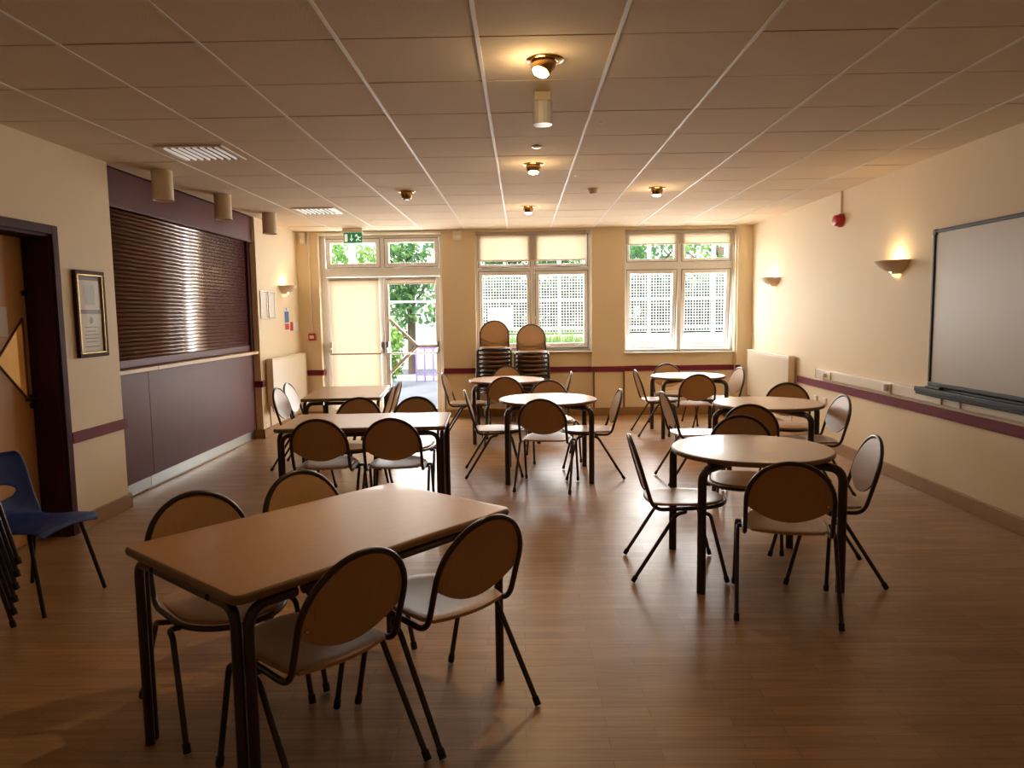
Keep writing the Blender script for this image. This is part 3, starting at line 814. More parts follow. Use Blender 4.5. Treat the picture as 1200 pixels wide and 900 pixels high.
tr = thing('cable_trunking', 'long cream cable trunking above the plum rail on right wall', 'trunking', (XR, 6, .74))
bm = new_bm(); box(bm, XR - .05, XR - .001, YB + .01, 7.99, .742, .838, .006); under(obj('channel', bm, M['plastic']), tr)
bm = new_bm(); box(bm, XR - .054, XR - .0005, 7.985, 7.999, .738, .842, .004); under(obj('end_cap', bm, M['plastic']), tr)
for y, n in ((7.66, 2), (6.42, 2), (5.62, 1), (5.38, 1)):
    bm = new_bm(); h = .075 if n == 2 else .045; box(bm, XR - .062, XR - .0505, y - h, y + h, .745, .832 if y > 6 else .800, .004)
    o = under(obj('socket_plate', bm, M['plastic']), tr)
plug_y = 6.56
bm = new_bm(); box(bm, XR - .100, XR - .0625, 6.375, 6.425, .765, .825, .008); tag(obj('socket_plug', bm, M['upvc']), 'white plug in the trunking socket left of the whiteboard', 'plug')
bm = new_bm(); box(bm, XR - .092, XR - .0625, 7.68, 7.73, .770, .812, .008); tube(bm, fillet([(XR - .08, 7.70, .772), (XR - .085, 7.70, .745), (XR - .10, 7.66, .742)], .02), .004, seg=8); tag(obj('socket_plug', bm, M['upvc'], smooth=40), 'white plug with lead near the far end of trunking', 'plug')
for y, lab in ((8.08, 'white wall socket below plum rail, nearest the right radiator'), (7.84, 'white wall socket below plum rail, middle of three'), (7.30, 'white wall socket below plum rail, nearest the camera')):
    t = thing('wall_socket', lab, 'socket', (XR, y, .49), 0, 'white wall sockets under the rail')
    bm = new_bm(); box(bm, -.012, -.0005, -.044, .044, -.044, .044, .004); obj('plate', bm, M['upvc'], t)
    bm = new_bm(); box(bm, -.016, -.0125, -.012, .012, .012, .03, .002); obj('switch', bm, M['upvc'], t)
t = thing('alarm_sounder', 'red fire alarm sounder high on the right wall', 'alarm', (XR, 7.55, 2.37))
bm = new_bm(); lathe(bm, [(0, .085), (.035, .085), (.05, .078), (.055, .06), (.055, .03), (.062, .026), (.062, 0), (0, 0)], 28, mat=Matrix.Rotation(-PI / 2, 4, 'Y')); obj('horn', bm, M['red'], t, 40)
bm = new_bm(); cyl(bm, (-.001, 0, 0), (-.03, 0, 0), .068, 28); obj('wall_mount', bm, M['red'], t, 40)
bm = new_bm(); cyl(bm, (-.012, 0, .06), (-.012, 0, CE - 2.37 - .004), .010, 10); obj('conduit', bm, M['plastic'], t, 40)

# sconces : open topped half bowls on the wall
def sconce(x, y, rz, label, power):
    t = thing('wall_sconce', label, 'wall lamp', (x, y, 1.775), rz, 'half bowl wall sconces')
    # local: wall plane is y=0, bowl projects toward -y
    prof = [(.185, .115), (.19, .113), (.187, .104), (.150, .062), (.105, .030), (.065, .014), (.05, .0), (.0, .0)]
    inner = [(.0, .012), (.045, .012), (.060, .025), (.10, .042), (.142, .072), (.178, .108), (.185, .115)]
    bm = new_bm(); lathe(bm, prof, 28, PI, 2 * PI); lathe(bm, inner, 28, PI, 2 * PI)
    bmesh.ops.remove_doubles(bm, verts=bm.verts, dist=1e-4)
    obj('bowl', bm, M['terra'], t, 40)
    bm = new_bm(); box(bm, -.06, .06, -.016, -.001, .012, .10, .004); obj('back_plate', bm, M['terra'], t)
    bm = new_bm(); lathe(bm, [(0, -.032), (.030, -.026), (.045, -.012), (.048, -.0015), (0, -.0015)], 20, PI, 2 * PI, (0, -.004, 0)); obj('lens', bm, M['slit'], t, 40)
    bm = new_bm(); lathe(bm, [(0, .024), (.012, .026), (.012, .046), (.026, .07), (.028, .085), (.018, .102), (0, .108)], 18, center=(0, -.062, -.012)); obj('bulb', bm, M['bulb'], t, 40)
    ld = bpy.data.lights.new('sconce_lamp', 'POINT'); ld.energy = power; ld.color = (1, .74, .40); ld.shadow_soft_size = .03
    lo = bpy.data.objects.new('sconce_lamp', ld); COL.objects.link(lo); lo.parent = t; lo.location = (0, -.055, .135)
sconce(XR - .0005, 6.40, -PI / 2, 'half bowl wall sconce glowing upward beside the whiteboard', 1.6)
sconce(XR - .0005, 9.47, -PI / 2, 'half bowl wall sconce glowing upward above the right radiator', 1.6)
sconce(XLF + .0005, 9.76, PI / 2, 'half bowl wall sconce glowing upward on the left wall above radiator', 1.6)

# ------------------------------------------------------------------ left wall fittings
pf = thing('picture_frame', 'tall gilt edged frame holding two certificates between door and shutter', 'picture', (XL, 5.27, 1.52))
fy0, fy1, fz0, fz1 = 5.085, 5.445, 1.215, 1.832
bm = new_bm()
for a in ((fy0, fy1, fz1 - .028, fz1), (fy0, fy1, fz0, fz0 + .028), (fy0, fy0 + .026, fz0 + .028, fz1 - .028), (fy1 - .026, fy1, fz0 + .028, fz1 - .028)): box(bm, XL + .0005, XL + .03, *a, .006)
under(obj('frame_moulding', bm, M['plum_dark']), pf)
bm = new_bm(); g_ = .026
for a in ((fy0 + g_, fy1 - g_, fz1 - g_ - .009, fz1 - g_), (fy0 + g_, fy1 - g_, fz0 + g_, fz0 + g_ + .009), (fy0 + g_, fy0 + g_ + .009, fz0 + g_, fz1 - g_), (fy1 - g_ - .009, fy1 - g_, fz0 + g_, fz1 - g_)): box(bm, XL + .012, XL + .027, *a, .002)
under(obj('gilt_slip', bm, M['gold']), pf)
bm = new_bm(); box(bm, XL + .002, XL + .010, fy0 + .02, fy1 - .02, fz0 + .02, fz1 - .02); under(obj('mount_board', bm, M['mount']), pf)
bm = new_bm(); box(bm, XL + .0101, XL + .0113, 5.145, 5.385, 1.555, 1.765); box(bm, XL + .0113, XL + .0117, 5.20, 5.33, 1.59, 1.735, mi=1); under(obj('certificate', bm, [M['paper'], M['paper_green']]), pf)
bm = new_bm(); box(bm, XL + .0101, XL + .0113, 5.14, 5.395, 1.255, 1.525)
lathe(bm, [(.0, .0004), (.024, .0004), (.024, 0)], 20, mat=Matrix.Rotation(PI / 2, 4, 'Y'), center=(XL + .0113, 5.27, 1.478), mi=1)
for z, w in ((1.43, .16), (1.40, .10), (1.375, .17), (1.35, .17), (1.325, .14), (1.29, .18)): box(bm, XL + .0113, XL + .0116, 5.268 - w / 2, 5.268 + w / 2, z - .003, z + .003, mi=1)
under(obj('certificate', bm, [M['paper'], M['ink']]), pf)
bm = new_bm(); box(bm, XL + .013, XL + .0145, fy0 + .026, fy1 - .026, fz0 + .026, fz1 - .026); under(obj('glazing', bm, M['picture_glass']), pf)

for yc, lab in ((8.99, 'small white framed notice, nearer the shutter of the pair'), (9.27, 'small white framed notice, nearer the wall sconce of the pair')):
    t = thing('notice_frame', lab, 'notice frame', (XLF, yc, 1.63), 0, 'pair of small framed notices')
    bm = new_bm()
    for a in ((-.115, .115, .152, .17), (-.115, .115, -.17, -.152), (-.115, -.097, -.152, .152), (.097, .115, -.152, .152)): box(bm, .0005, .016, *a, .003)
    obj('frame_moulding', bm, M['steel'], t)
    bm = new_bm(); box(bm, .001, .007, -.1, .1, -.155, .155); obj('paper_sheet', bm, M['paper'], t)
t = thing('fire_notice', 'blue and red fire action notice on the left wall', 'notice', (XLF, 9.86, 1.43))
bm = new_bm(); box(bm, .0005, .004, -.095, .095, -.135, .17); obj('panel', bm, M['paper'], t)
bm = new_bm(); box(bm, .004, .005, -.085, .085, -.03, .12); obj('blue_field', bm, M['bluesign'], t)
bm = new_bm(); box(bm, .004, .005, -.085, .085, -.125, -.045); obj('red_field', bm, M['redsign'], t)
bm = new_bm(); lathe(bm, [(0, .001), (.022, .001), (.022, 0)], 18, center=(.004, 0, .148), mat=Matrix.Rotation(PI / 2, 4, 'Y')); obj('emblem', bm, M['bluesign'], t)
bm = new_bm(); box(bm, .0005, .010, -.045, .045, -.06, .06, .003); o = obj('fire_label', bm, M['redsign']); o.location = (XLF, 10.05, 1.345); tag(o, 'small red label right of the blue fire notice', 'label')
for y, lab in ((10.17, 'white light switch beside the small red label'), (10.29, 'white light switch closest to the far left corner')):
    t = thing('light_switch', lab, 'switch', (XLF, y, 1.34), 0, 'white light switches')
    bm = new_bm(); box(bm, .0005, .010, -.043, .043, -.062, .062, .003); obj('plate', bm, M['upvc'], t)
    bm = new_bm(); box(bm, .0105, .014, -.012, .012, -.02, .02, .002); obj('rocker', bm, M['upvc'], t)

# far wall fittings
t = thing('alarm_call_point', 'red break glass call point left of exit door', 'call point', (-2.985, YF, 1.185))
bm = new_bm(); box(bm, -.05, .05, -.045, -.0005, -.05, .05, .006); obj('housing', bm, M['red'], t)
bm = new_bm(); box(bm, -.03, .03, -.047, -.0455, -.022, .022, .001); obj('glass_plate', bm, M['paper'], t)
bm = new_bm(); box(bm, -.014, .014, -.022, -.0005, .05, CE - 1.185 - .002, .003); obj('conduit', bm, M['plastic'], t)
for x, z, w, h, lab in ((-3.065, 2.575, .075, .16, 'cream detector box high in the far left corner'), (-.885, 2.58, .12, .13, 'cream sensor box high between exit door and middle window')):
    t = thing('sensor_box', lab, 'sensor', (x, YF, z), 0, 'cream sensor boxes')
    bm = new_bm(); box(bm, -w / 2, w / 2, -.06, -.0005, -h / 2, h / 2, .012, seg=3); obj('housing', bm, M['plastic'], t, 40)
    bm = new_bm(); box(bm, -w / 2 + .012, w / 2 - .012, -.064, -.0605, -h / 2 + .015, -h / 2 + .06, .002); obj('lens', bm, M['upvc'], t)
# exit sign
es = thing('exit_sign', 'green running man exit sign hanging over the exit door', 'sign', (-2.285, 10.12, CE))
bm = new_bm(); box(bm, -.135, .135, -.035, .035, -.055, -.0005, .004); obj('housing', bm, M['plastic'], es)
bm = new_bm(); box(bm, -.125, .125, -.006, .006, -.20, -.056, .002); sp = obj('sign_panel', bm, M['green'], es)
bm = new_bm(); F_ = -.0065; B_ = -.0085
def pp(poly): prism(bm, [(x - .0, z - .128) for x, z in poly], 'y', B_, F_)
pp([(-.112, -.05), (-.072, -.05), (-.072, .05), (-.112, .05)])
pp([(-.024, .045), (-.012, .045), (-.012, -.012), (-.024, -.012)]); pp([(-.045, -.010), (.009, -.010), (-.018, -.05)])
lathe(bm, [(0, .002), (.0115, .002), (.0115, 0)], 16, center=(.052, F_, -.128 + .04), mat=Matrix.Rotation(PI / 2, 4, 'X'))
pp([(.058, .026), (.078, .020), (.084, -.010), (.068, -.012)])                       # torso leaning
pp([(.060, .026), (.034, .018), (.028, .030), (.036, .034), (.062, .034)])            # front arm
pp([(.076, .020), (.098, .008), (.112, .020), (.116, .012), (.100, -.004), (.080, .006)])  # rear arm
pp([(.068, -.010), (.044, -.022), (.046, -.048), (.056, -.048), (.056, -.028), (.078, -.016)])  # front leg
pp([(.076, -.008), (.088, -.026), (.114, -.034), (.112, -.044), (.082, -.036), (.066, -.012)])  # rear leg
obj('pictogram', bm, M['exit_white'], sp)

# ------------------------------------------------------------------ ceiling fittings
def downlight(x, y, label, lit, tilt, az, power=4.5, beam=22, cone=140):
    t = thing('ceiling_downlight', label, 'ceiling light', (x, y, CE), 0, 'brass eyeball downlights')
    bm = new_bm(); lathe(bm, [(.050, -.004), (.062, -.012), (.080, -.010), (.088, -.003), (.088, .0), (.05, .0)], 36); obj('brass_rim', bm, M['brass'], t, 40)
    R = Matrix.Rotation(az, 4, 'Z') @ Matrix.Rotation(tilt, 4, 'X')
    bm = new_bm(); lathe(bm, [(.040, -.066), (.046, -.066), (.052, -.05), (.058, -.02), (.056, .0), (.045, .0)], 28, mat=R); obj('eyeball', bm, M['brass'], t, 40)
    bm = new_bm(); lathe(bm, [(0, -.080), (.020, -.0785), (.036, -.072), (.041, -.064), (.036, -.05), (0, -.05)], 28, mat=R); obj('bulb', bm, M['bulb'] if lit else M['bulb_off'], t, 40)
    if lit:
        ls = bpy.data.lights.new('downlight_beam', 'SPOT'); ls.energy = beam; ls.color = (1, .66, .32); ls.spot_size = math.radians(cone); ls.spot_blend = 1.0; ls.shadow_soft_size = .035
        lq = bpy.data.objects.new('downlight_beam', ls); COL.objects.link(lq); lq.parent = t; lq.matrix_local = Matrix.Translation(R @ Vector((0, 0, -.10))) @ R
        ld = bpy.data.lights.new('downlight_lamp', 'POINT'); ld.energy = power * .5; ld.color = (1, .70, .36); ld.shadow_soft_size = .035
        lo = bpy.data.objects.new('downlight_lamp', ld); COL.objects.link(lo); lo.parent = t; lo.location = R @ Vector((0, 0, -.115))
downlight(.127, 3.55, 'lit brass downlight nearest the camera on the ceiling', True, math.radians(-24), math.radians(-55), beam=34, cone=100)
downlight(.113, 5.965, 'lit brass downlight in the middle of the ceiling row', True, math.radians(-8), 0)
downlight(.096, 8.33, 'lit brass downlight farthest along the centre row, near middle window', True, 0, 0)
downlight(1.322, 7.21, 'lit brass downlight right of the centre row', True, 0, 0)
downlight(-1.086, 7.17, 'unlit brass downlight left of the centre row', False, 0, 0)
el = thing('emergency_light', 'small emergency light with clear cover behind nearest downlight', 'emergency light', (.130, 4.08, CE))
bm = new_bm(); box(bm, -.045, .045, -.05, .05, -.048, -.0005, .005); obj('mounting_block', bm, M['plastic_tan'], el)
bm = new_bm()
pr = [(.052 * math.cos(a) * (1 + .03 * (k % 2)), .052 * math.sin(a) * (1 + .03 * (k % 2))) for k, a in enumerate([2 * PI * i / 28 for i in range(28)])]
prism(bm, pr, 'z', -.165, -.049); obj('clear_cover', bm, M['clear'], el, 20)
bm = new_bm(); lathe(bm, [(0, -.014), (.02, -.012), (.034, -.006), (.036, 0), (0, 0)], 24, center=(.127, 5.345, CE)); tag(obj('ceiling_sensor', bm, M['steel'], smooth=40), 'small flush chrome disc in the ceiling between downlights', 'sensor')
t = thing('smoke_detector', 'white smoke detector dome on the ceiling right of centre row', 'smoke detector', (.707, 7.2, CE))
bm = new_bm(); lathe(bm, [(0, -.012), (.055, -.012), (.055, 0), (0, 0)], 28); obj('base_plate', bm, M['plastic'], t, 40)
bm = new_bm(); lathe(bm, [(0, -.052), (.028, -.05), (.040, -.038), (.044, -.0125), (0, -.0125)], 28); obj('sensing_head', bm, M['plastic_tan'], t, 40)
for y, lab in ((5.98, 'cream cylinder ceiling light before the shutter, nearest the camera'), (7.18, 'cream cylinder ceiling light before the shutter, middle of three'), (8.50, 'cream cylinder ceiling light before the shutter, farthest from camera')):
    t = thing('cylinder_light', lab, 'ceiling light', (-2.872, y, CE), 0, 'cream cylinder lights before the shutter')
    bm = new_bm(); lathe(bm, [(.068, -.232), (.078, -.235), (.080, -.230), (.080, -.001), (0, -.001)], 36); lathe(bm, [(.068, -.232), (.066, -.10), (0, -.10)], 36); obj('shell', bm, M['plastic_tan'], t, 40)
    bm = new_bm(); lathe(bm, [(.0795, -.236), (.0825, -.2355), (.0825, -.226), (.0795, -.226)], 36); obj('rim', bm, M['plastic'], t, 40)
    bm = new_bm(); lathe(bm, [(0, -.16), (.03, -.155), (.042, -.13), (.03, -.105), (0, -.105)], 20); obj('bulb', bm, M['bulb_off'], t, 40)
for x, y, lab in ((-2.272, 5.348, 'square ceiling air vent nearest the camera above shutter'), (-2.272, 8.348, 'square ceiling air vent farther off near exit door')):
    t = thing('ceiling_vent', lab, 'vent', (x, y, CE), 0, 'louvred ceiling vents')
    bm = new_bm(); h = .235; w = .035
    for a in ((-h, h, -h, -h + w), (-h, h, h - w, h), (-h, -h + w, -h + w, h - w), (h - w, h, -h + w, h - w)): box(bm, *a, -.012, -.0005, .003)
    obj('vent_frame', bm, M['white_gloss'], t)
    bm = new_bm(); box(bm, -h + .03, h - .03, -h + .03, h - .03, -.003, -.0015); obj('duct_backing', bm, M['dark_in'], t)
    bm = new_bm()
    for k in range(8):
        xx = -h + .058 + k * (2 * h - .116) / 7
        prism(bm, [(xx + .008, -.004), (xx + .006, -.004), (xx - .006, -.017), (xx - .004, -.017)], 'y', -h + w, h - w)
    obj('louvre', bm, M['white_gloss'], t)

# ------------------------------------------------------------------ outside
bm = new_bm(); box(bm, -14, 14, 10.75, 40, -.25, -.05); struct('ground', bm, M['asphalt'])
bm = new_bm(); box(bm, -14, 14, -3.2, 10.9, CE + .22, CE + .42); struct('roof', bm, M['render'])
# low white wall and weldmesh fence
bm = new_bm(); box(bm, -.9, 6.2, 12.52, 12.72, -.05, 1.06, .01); box(bm, -.92, 6.22, 12.48, 12.76, 1.06, 1.10, .008)
tag(obj('low_wall', bm, M['render']), 'low white rendered wall outside the right window', 'wall')
fn = thing('mesh_fence', 'white welded mesh fence seen through the windows', 'fence', (2.6, 12.62, 1.1))
bm = new_bm(); fx0, fx1, fz0_, fz1_ = -.9, 6.2, 1.14, 2.25; yw = 12.62; r_ = .0040
x = fx0
while x <= fx1: box(bm, x - r_, x + r_, yw - r_, yw + r_, fz0_, fz1_); x += .048
z = fz0_
while z <= fz1_: box(bm, fx0, fx1, yw - r_ * 2.2, yw - r_ * .2, z - r_, z + r_); z += .048
under(obj('mesh_panel', bm, M['wire']), fn)
for z in (1.22, 1.70, 2.25):
    bm = new_bm(); box(bm, fx0, fx1, yw + .008, yw + .03, z - .015, z + .015, .003); under(obj('fence_rail', bm, M['wire']), fn)
for x in (-.85, .66, 2.2, 3.30, 4.8, 6.1):
    bm = new_bm(); box(bm, x - .03, x + .03, yw + .032, yw + .09, 1.10, 2.75, .005); under(obj('fence_post', bm, M['wire']), fn)
bm = new_bm(); box(bm, -.565, -.15, 12.585, 12.597, 1.20, 1.56, .003); tag(obj('blank_sign', bm, M['paper']), 'blank white board fixed to the mesh fence behind stacked chairs', 'board')
# planter with grasses below the middle window
pl = thing('planter', 'rendered planter trough outside the middle window', 'planter', (.2, 11.35, -.05))
bm = new_bm()
for a in ((-.7, 1.1, 11.1, 11.15), (-.7, 1.1, 11.65, 11.7), (-.7, -.65, 11.15, 11.65), (1.05, 1.1, 11.15, 11.65)): box(bm, *a, -.05, .93, .006)
under(obj('trough', bm, M['render']), pl)
bm = new_bm(); box(bm, -.65, 1.05, 11.15, 11.65, .80, .88); under(obj('soil', bm, M['soil']), pl)
def blades(name, x0, x1, y0, y1, z, n, h0, h1, mats, seed, spread=.10):
    r = np.random.default_rng(seed); V = []; Fc = []; mi = []
    for k in range(n):
        bx, by = r.uniform(x0, x1), r.uniform(y0, y1); h = r.uniform(h0, h1); a = r.uniform(0, 2 * PI); l = r.uniform(.02, spread); w = r.uniform(.003, .006)
        px, py = math.cos(a), math.sin(a); b = len(V)
        for t in (0, .5, 1):
            ww = w * (1 - .8 * t); ox, oy = px * l * t * t, py * l * t * t
            V += [(bx + ox - py * ww, by + oy + px * ww, z + h * t), (bx + ox + py * ww, by + oy - px * ww, z + h * t)]
        Fc += [(b, b + 1, b + 3, b + 2), (b + 2, b + 3, b + 5, b + 4)]; q = r.integers(0, len(mats)); mi += [q, q]
    me = bpy.data.meshes.new(name); me.from_pydata(V, [], Fc)
    for m in mats: me.materials.append(m)
    me.polygons.foreach_set('material_index', mi)
    o = bpy.data.objects.new(name, me); COL.objects.link(o); return o
o = blades('grass', -.62, 1.02, 11.17, 11.63, .8815, 1500, .16, .38, [M['leaf'], M['leaf3'], M['leaf']], 3)
tag(o, 'tall green grasses growing in the planter outside the middle window', 'grass', kind='stuff')

def foliage(name, blobs, n, size, mats, seed, parent=None):
    """leaf quads scattered through ellipsoids"""
    r = np.random.default_rng(seed)
    vol = np.array([b[3] * b[4] * b[5] for b in blobs]); which = r.choice(len(blobs), n, p=vol / vol.sum())
    B = np.array(blobs)[which]
    d = r.normal(size=(n, 3)); d /= np.linalg.norm(d, axis=1)[:, None]; rad = r.uniform(.25, 1, n) ** (1 / 2.2)
    C = B[:, :3] + d * rad[:, None] * B[:, 3:6]
    C[:, 2] = np.maximum(C[:, 2], 0.02)
    u = r.normal(size=(n, 3)); u /= np.linalg.norm(u, axis=1)[:, None]; w = np.cross(u, r.normal(size=(n, 3))); w /= np.linalg.norm(w, axis=1)[:, None]
    s = size * r.uniform(.6, 1.3, n)[:, None]
    P = np.stack([C - u * s, C + w * s * .5, C + u * s, C - w * s * .5], 1).reshape(-1, 3)
    F = np.arange(4 * n).reshape(-1, 4)
    me = bpy.data.meshes.new(name); me.from_pydata(P.tolist(), [], F.tolist())
    for m in mats: me.materials.append(m)
    me.polygons.foreach_set('material_index', r.integers(0, len(mats), n).tolist())
    o = bpy.data.objects.new(name, me); COL.objects.link(o)
    if parent: under(o, parent)
    return o
def tree(x, y, h, R, label, mats, seed, n=3500, leafs=.085, low=.32):
    t = thing('leafy_tree', label, 'tree', (x, y, -.05), 0, 'trees outside the windows')
    r = random.Random(seed)
    bm = new_bm(); top = Vector((x + r.uniform(-.2, .2), y, h * .7))
    tube(bm, [(x, y, -.05), (x + .03, y, h * .3), tuple(top)], .10, seg=10)
    for k in range(6):
        a = 2 * PI * k / 6; b = Vector((x, y, h * (.3 + .06 * k))); e = b + Vector((math.cos(a) * R * .6, math.sin(a) * R * .6, h * .2)); tube(bm, [tuple(b), tuple((b + e) / 2 + Vector((0, 0, .08))), tuple(e)], .03, seg=6)
    under(obj('trunk', bm, M['bark'], smooth=60), t)
    blobs = []
    for k in range(9):
        a = r.uniform(0, 2 * PI); q = r.uniform(.2, .75) * R
        blobs.append((x + q * math.cos(a), y + q * math.sin(a), h * r.uniform(low, .88), R * r.uniform(.4, .6), R * r.uniform(.4, .6), h * r.uniform(.12, .2)))
    foliage('crown', blobs, n, leafs, mats, seed, t)
tree(-4.6, 16.2, 4.4, 1.5, 'leafy green tree outside, left of the exit door glass', [M['leaf'], M['leaf3'], M['leaf']], 11)
tree(-2.85, 18.9, 5.2, 1.25, 'tall tree outside showing through the clear exit door leaf', [M['leaf2'], M['leaf'], M['leaf2']], 12, low=.30)
tree(-.1, 18.2, 4.2, 1.35, 'bushy tree outside behind the left pane of middle window', [M['leaf2'], M['leaf2'], M['leaf']], 13, 4200)
tree(1.25, 21.0, 4.7, 1.6, 'bushy tree outside behind the right pane of middle window', [M['leaf2'], M['leaf'], M['leaf2']], 14, 4200)
tree(3.2, 18.4, 3.6, 1.35, 'bushy tree outside behind the left pane of right window', [M['leaf2'], M['leaf2'], M['leaf']], 15, 4200, low=.22)
tree(5.6, 20.6, 4.6, 1.7, 'bushy tree outside behind the right pane of right window', [M['leaf2'], M['leaf'], M['leaf3']], 16, 4200, low=.22)
def bush(x, y, w, h, label, mats, seed, n=1500):
    t = thing('green_bush', label, 'bush', (x, y, -.05), 0, 'bushes outside the windows')
    bm = new_bm()
    for k in range(5):
        a = 2 * PI * k / 5; tube(bm, [(x, y, -.05), (x + math.cos(a) * w * .3, y + math.sin(a) * w * .3, h * .6)], .015, seg=6)
    under(obj('stem', bm, M['bark'], smooth=60), t)
    foliage('leaves', [(x, y, h * .5, w, w * .8, h * .5), (x + w * .4, y, h * .35, w * .6, w * .6, h * .35)], n, .06, mats, seed, t)
bush(-3.0, 15.3, .55, 1.65, 'leafy bush outside low behind the exit door glass', [M['leaf3'], M['leaf'], M['leaf3']], 21)
M['ivy'] = leaf('dark_hedge_leaves', (.022, .052, .036), (.010, .026, .022)); M['ivy2'] = leaf('mid_hedge_leaves', (.05, .10, .05), (.02, .05, .03))
hd = thing('evergreen_hedge', 'long dark evergreen hedge beyond the mesh fence', 'hedge', (2.9, 14.8, -.05))
bm = new_bm()
for k in range(16): cyl(bm, (-.9 + k * .5, 14.8, -.05), (-.9 + k * .5 + .05, 14.85, 1.9), .025, 6)
under(obj('stem', bm, M['bark'], smooth=60), hd)
rr = random.Random(31); bl = []
for k in range(34): bl.append((-1.1 + k * .235, 14.8 + rr.uniform(-.12, .12), rr.uniform(.55, 1.0), .42, .45, rr.uniform(.62, .8)))
for k in range(34): bl.append((-1.1 + k * .235, 14.8 + rr.uniform(-.12, .12), rr.uniform(1.45, 1.95), .36, .42, rr.uniform(.3, .5)))
foliage('leaves', bl, 26000, .075, [M['ivy'], M['ivy'], M['ivy2']], 32, hd)
# white slatted fence and purple railing beyond the exit door
bm = new_bm(); x = -4.2
while x < -1.25:
    box(bm, x, x + .12, 20.4, 20.43, -.05, 2.3, .006); x += .135
for z in (.4, 1.9): box(bm, -4.2, -1.25, 20.431, 20.48, z, z + .08, .004)
tag(obj('slatted_fence', bm, M['render']), 'white upright slatted fence far beyond the exit door', 'fence')
pr_ = thing('purple_railing', 'purple metal railing outside beyond the exit door', 'railing', (-2.0, 16.6, -.05))
bm = new_bm(); box(bm, -2.42, -1.0, 16.58, 16.62, .70, .74, .004); box(bm, -2.42, -1.0, 16.585, 16.615, .08, .11, .004); under(obj('rail', bm, M['purple']), pr_)
for k in range(8):
    x = -2.40 + k * .195; bm = new_bm(); box(bm, x - .018, x + .018, 16.582, 16.618, -.05, .70, .003); under(obj('baluster', bm, M['purple']), pr_)
bm = new_bm(); box(bm, -4.4, -.6, 16.9, 17.05, -.05, .06, .01); box(bm, -4.4, -.6, 17.05, 17.6, -.049, .02)
tag(obj('raised_kerb', bm, M['render']), 'pale raised path with kerb beyond the purple railing', 'path')
bm = new_bm(); box(bm, -2.86, -2.765, 12.3, 12.4, -.05, 3.1, .006); box(bm, -3.4, -1.0, 12.29, 12.41, 3.1, 3.2, .005); box(bm, -1.12, -1.03, 12.3, 12.4, -.05, 3.1, .006)
tag(obj('canopy_post', bm, M['render']), 'white canopy posts and beam outside above exit door', 'canopy')
bm = new_bm(); cyl(bm, (-3.4, 14.0, 1.72), (-.95, 14.0, 1.72), .022, 10)
for x in (-3.35, -1.0): cyl(bm, (x, 14.0, -.05), (x, 14.0, 1.76), .03, 10)
tag(obj('white_crossbar', bm, M['wire'], smooth=40), 'white horizontal pole frame outside across exit door glass', 'pole')

# ------------------------------------------------------------------ lights
w = bpy.data.worlds.new('sky'); sc.world = w; w.use_nodes = True
nt = w.node_tree; bg = nt.nodes['Background']
tcn = nt.nodes.new('ShaderNodeTexSky'); tcn.sky_type = 'NISHITA'; tcn.sun_disc = False; tcn.sun_elevation = math.radians(48); tcn.sun_rotation = math.radians(200); tcn.air_density = 1.4; tcn.dust_density = 4.0; tcn.ozone_density = 1.0
mixn = nt.nodes.new('ShaderNodeMix'); mixn.data_type = 'RGBA'; mixn.inputs[0].default_value = .75
nt.links.new(tcn.outputs[0], mixn.inputs[6]); mixn.inputs[7].default_value = (4.6, 4.6, 4.7, 1)
nt.links.new(mixn.outputs[2], bg.inputs['Color']); bg.inputs['Strength'].default_value = 1.1
sd_ = bpy.data.lights.new('sun', 'SUN'); sd_.energy = 4.2; sd_.angle = math.radians(1.0); sd_.color = (1, .95, .86)
so = bpy.data.objects.new('sun', sd_); COL.objects.link(so); so.rotation_euler = (math.radians(42), 0, math.radians(-25))
DAY_FILL = 26.0
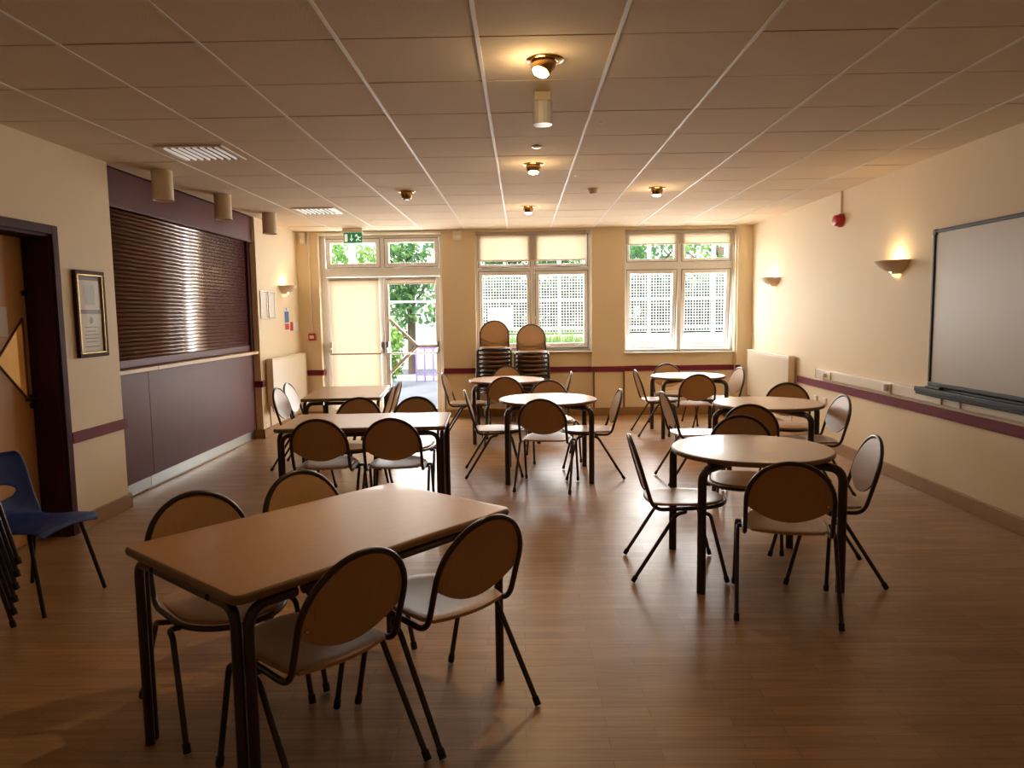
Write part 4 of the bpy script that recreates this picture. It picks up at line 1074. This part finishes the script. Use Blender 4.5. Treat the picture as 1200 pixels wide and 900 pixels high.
for (x0, x1, z0, z1) in (W1, W2, DR):  # added area lights just outside each opening, brightening the room beyond the sky
    ld = bpy.data.lights.new('daylight_fill', 'AREA'); ld.shape = 'RECTANGLE'; ld.size = (x1 - x0) * 1.25; ld.size_y = (z1 - z0) * 1.2; ld.energy = DAY_FILL * ld.size * ld.size_y; ld.color = (1, .955, .90)
    lo = bpy.data.objects.new('daylight_fill', ld); COL.objects.link(lo); lo.location = ((x0 + x1) / 2, YO + .33, (z0 + z1) / 2 + .12); lo.rotation_euler = (-PI / 2 - .1, 0, 0)
ld = bpy.data.lights.new('corridor_lamp', 'POINT'); ld.energy = 13; ld.color = (1, .90, .74); ld.shadow_soft_size = .1
lo = bpy.data.objects.new('corridor_lamp', ld); COL.objects.link(lo); lo.location = (-4.1, 4.6, 2.4)

# ------------------------------------------------------------------ camera
f_px, yaw, pit, rol, HC = 857.24, .01361, .09739, -.01415, 1.492
cy, sy, cp, sp_ = math.cos(yaw), math.sin(yaw), math.cos(pit), math.sin(pit)
Fv = Vector((-sy * cp, cy * cp, -sp_)); Rv = Vector((cy, sy, 0)); Uv = Rv.cross(Fv)
c, s = math.cos(rol), math.sin(rol)
R2 = c * Rv + s * Uv; U2 = c * Uv - s * Rv
cam = bpy.data.cameras.new('camera'); cam.sensor_fit = 'HORIZONTAL'; cam.sensor_width = 36; cam.lens = f_px / 1200 * 36; cam.clip_start = .05; cam.clip_end = 200
co = bpy.data.objects.new('camera', cam); COL.objects.link(co)
m3 = Matrix((R2, U2, -Fv)).transposed(); co.matrix_world = Matrix.Translation((0, 0, HC)) @ m3.to_4x4()
sc.camera = co

sc.view_settings.view_transform = 'Standard'; sc.view_settings.look = 'None'; sc.view_settings.gamma = 1; sc.view_settings.use_curve_mapping = False
sc.view_settings.exposure = 0.36
sc.cycles.max_bounces = 12; sc.cycles.diffuse_bounces = 7; sc.cycles.glossy_bounces = 5; sc.cycles.transparent_max_bounces = 16; sc.cycles.transmission_bounces = 6
sc.cycles.sample_clamp_indirect = 6.0; sc.cycles.use_denoising = True
sc.cycles.caustics_reflective = False; sc.cycles.caustics_refractive = False
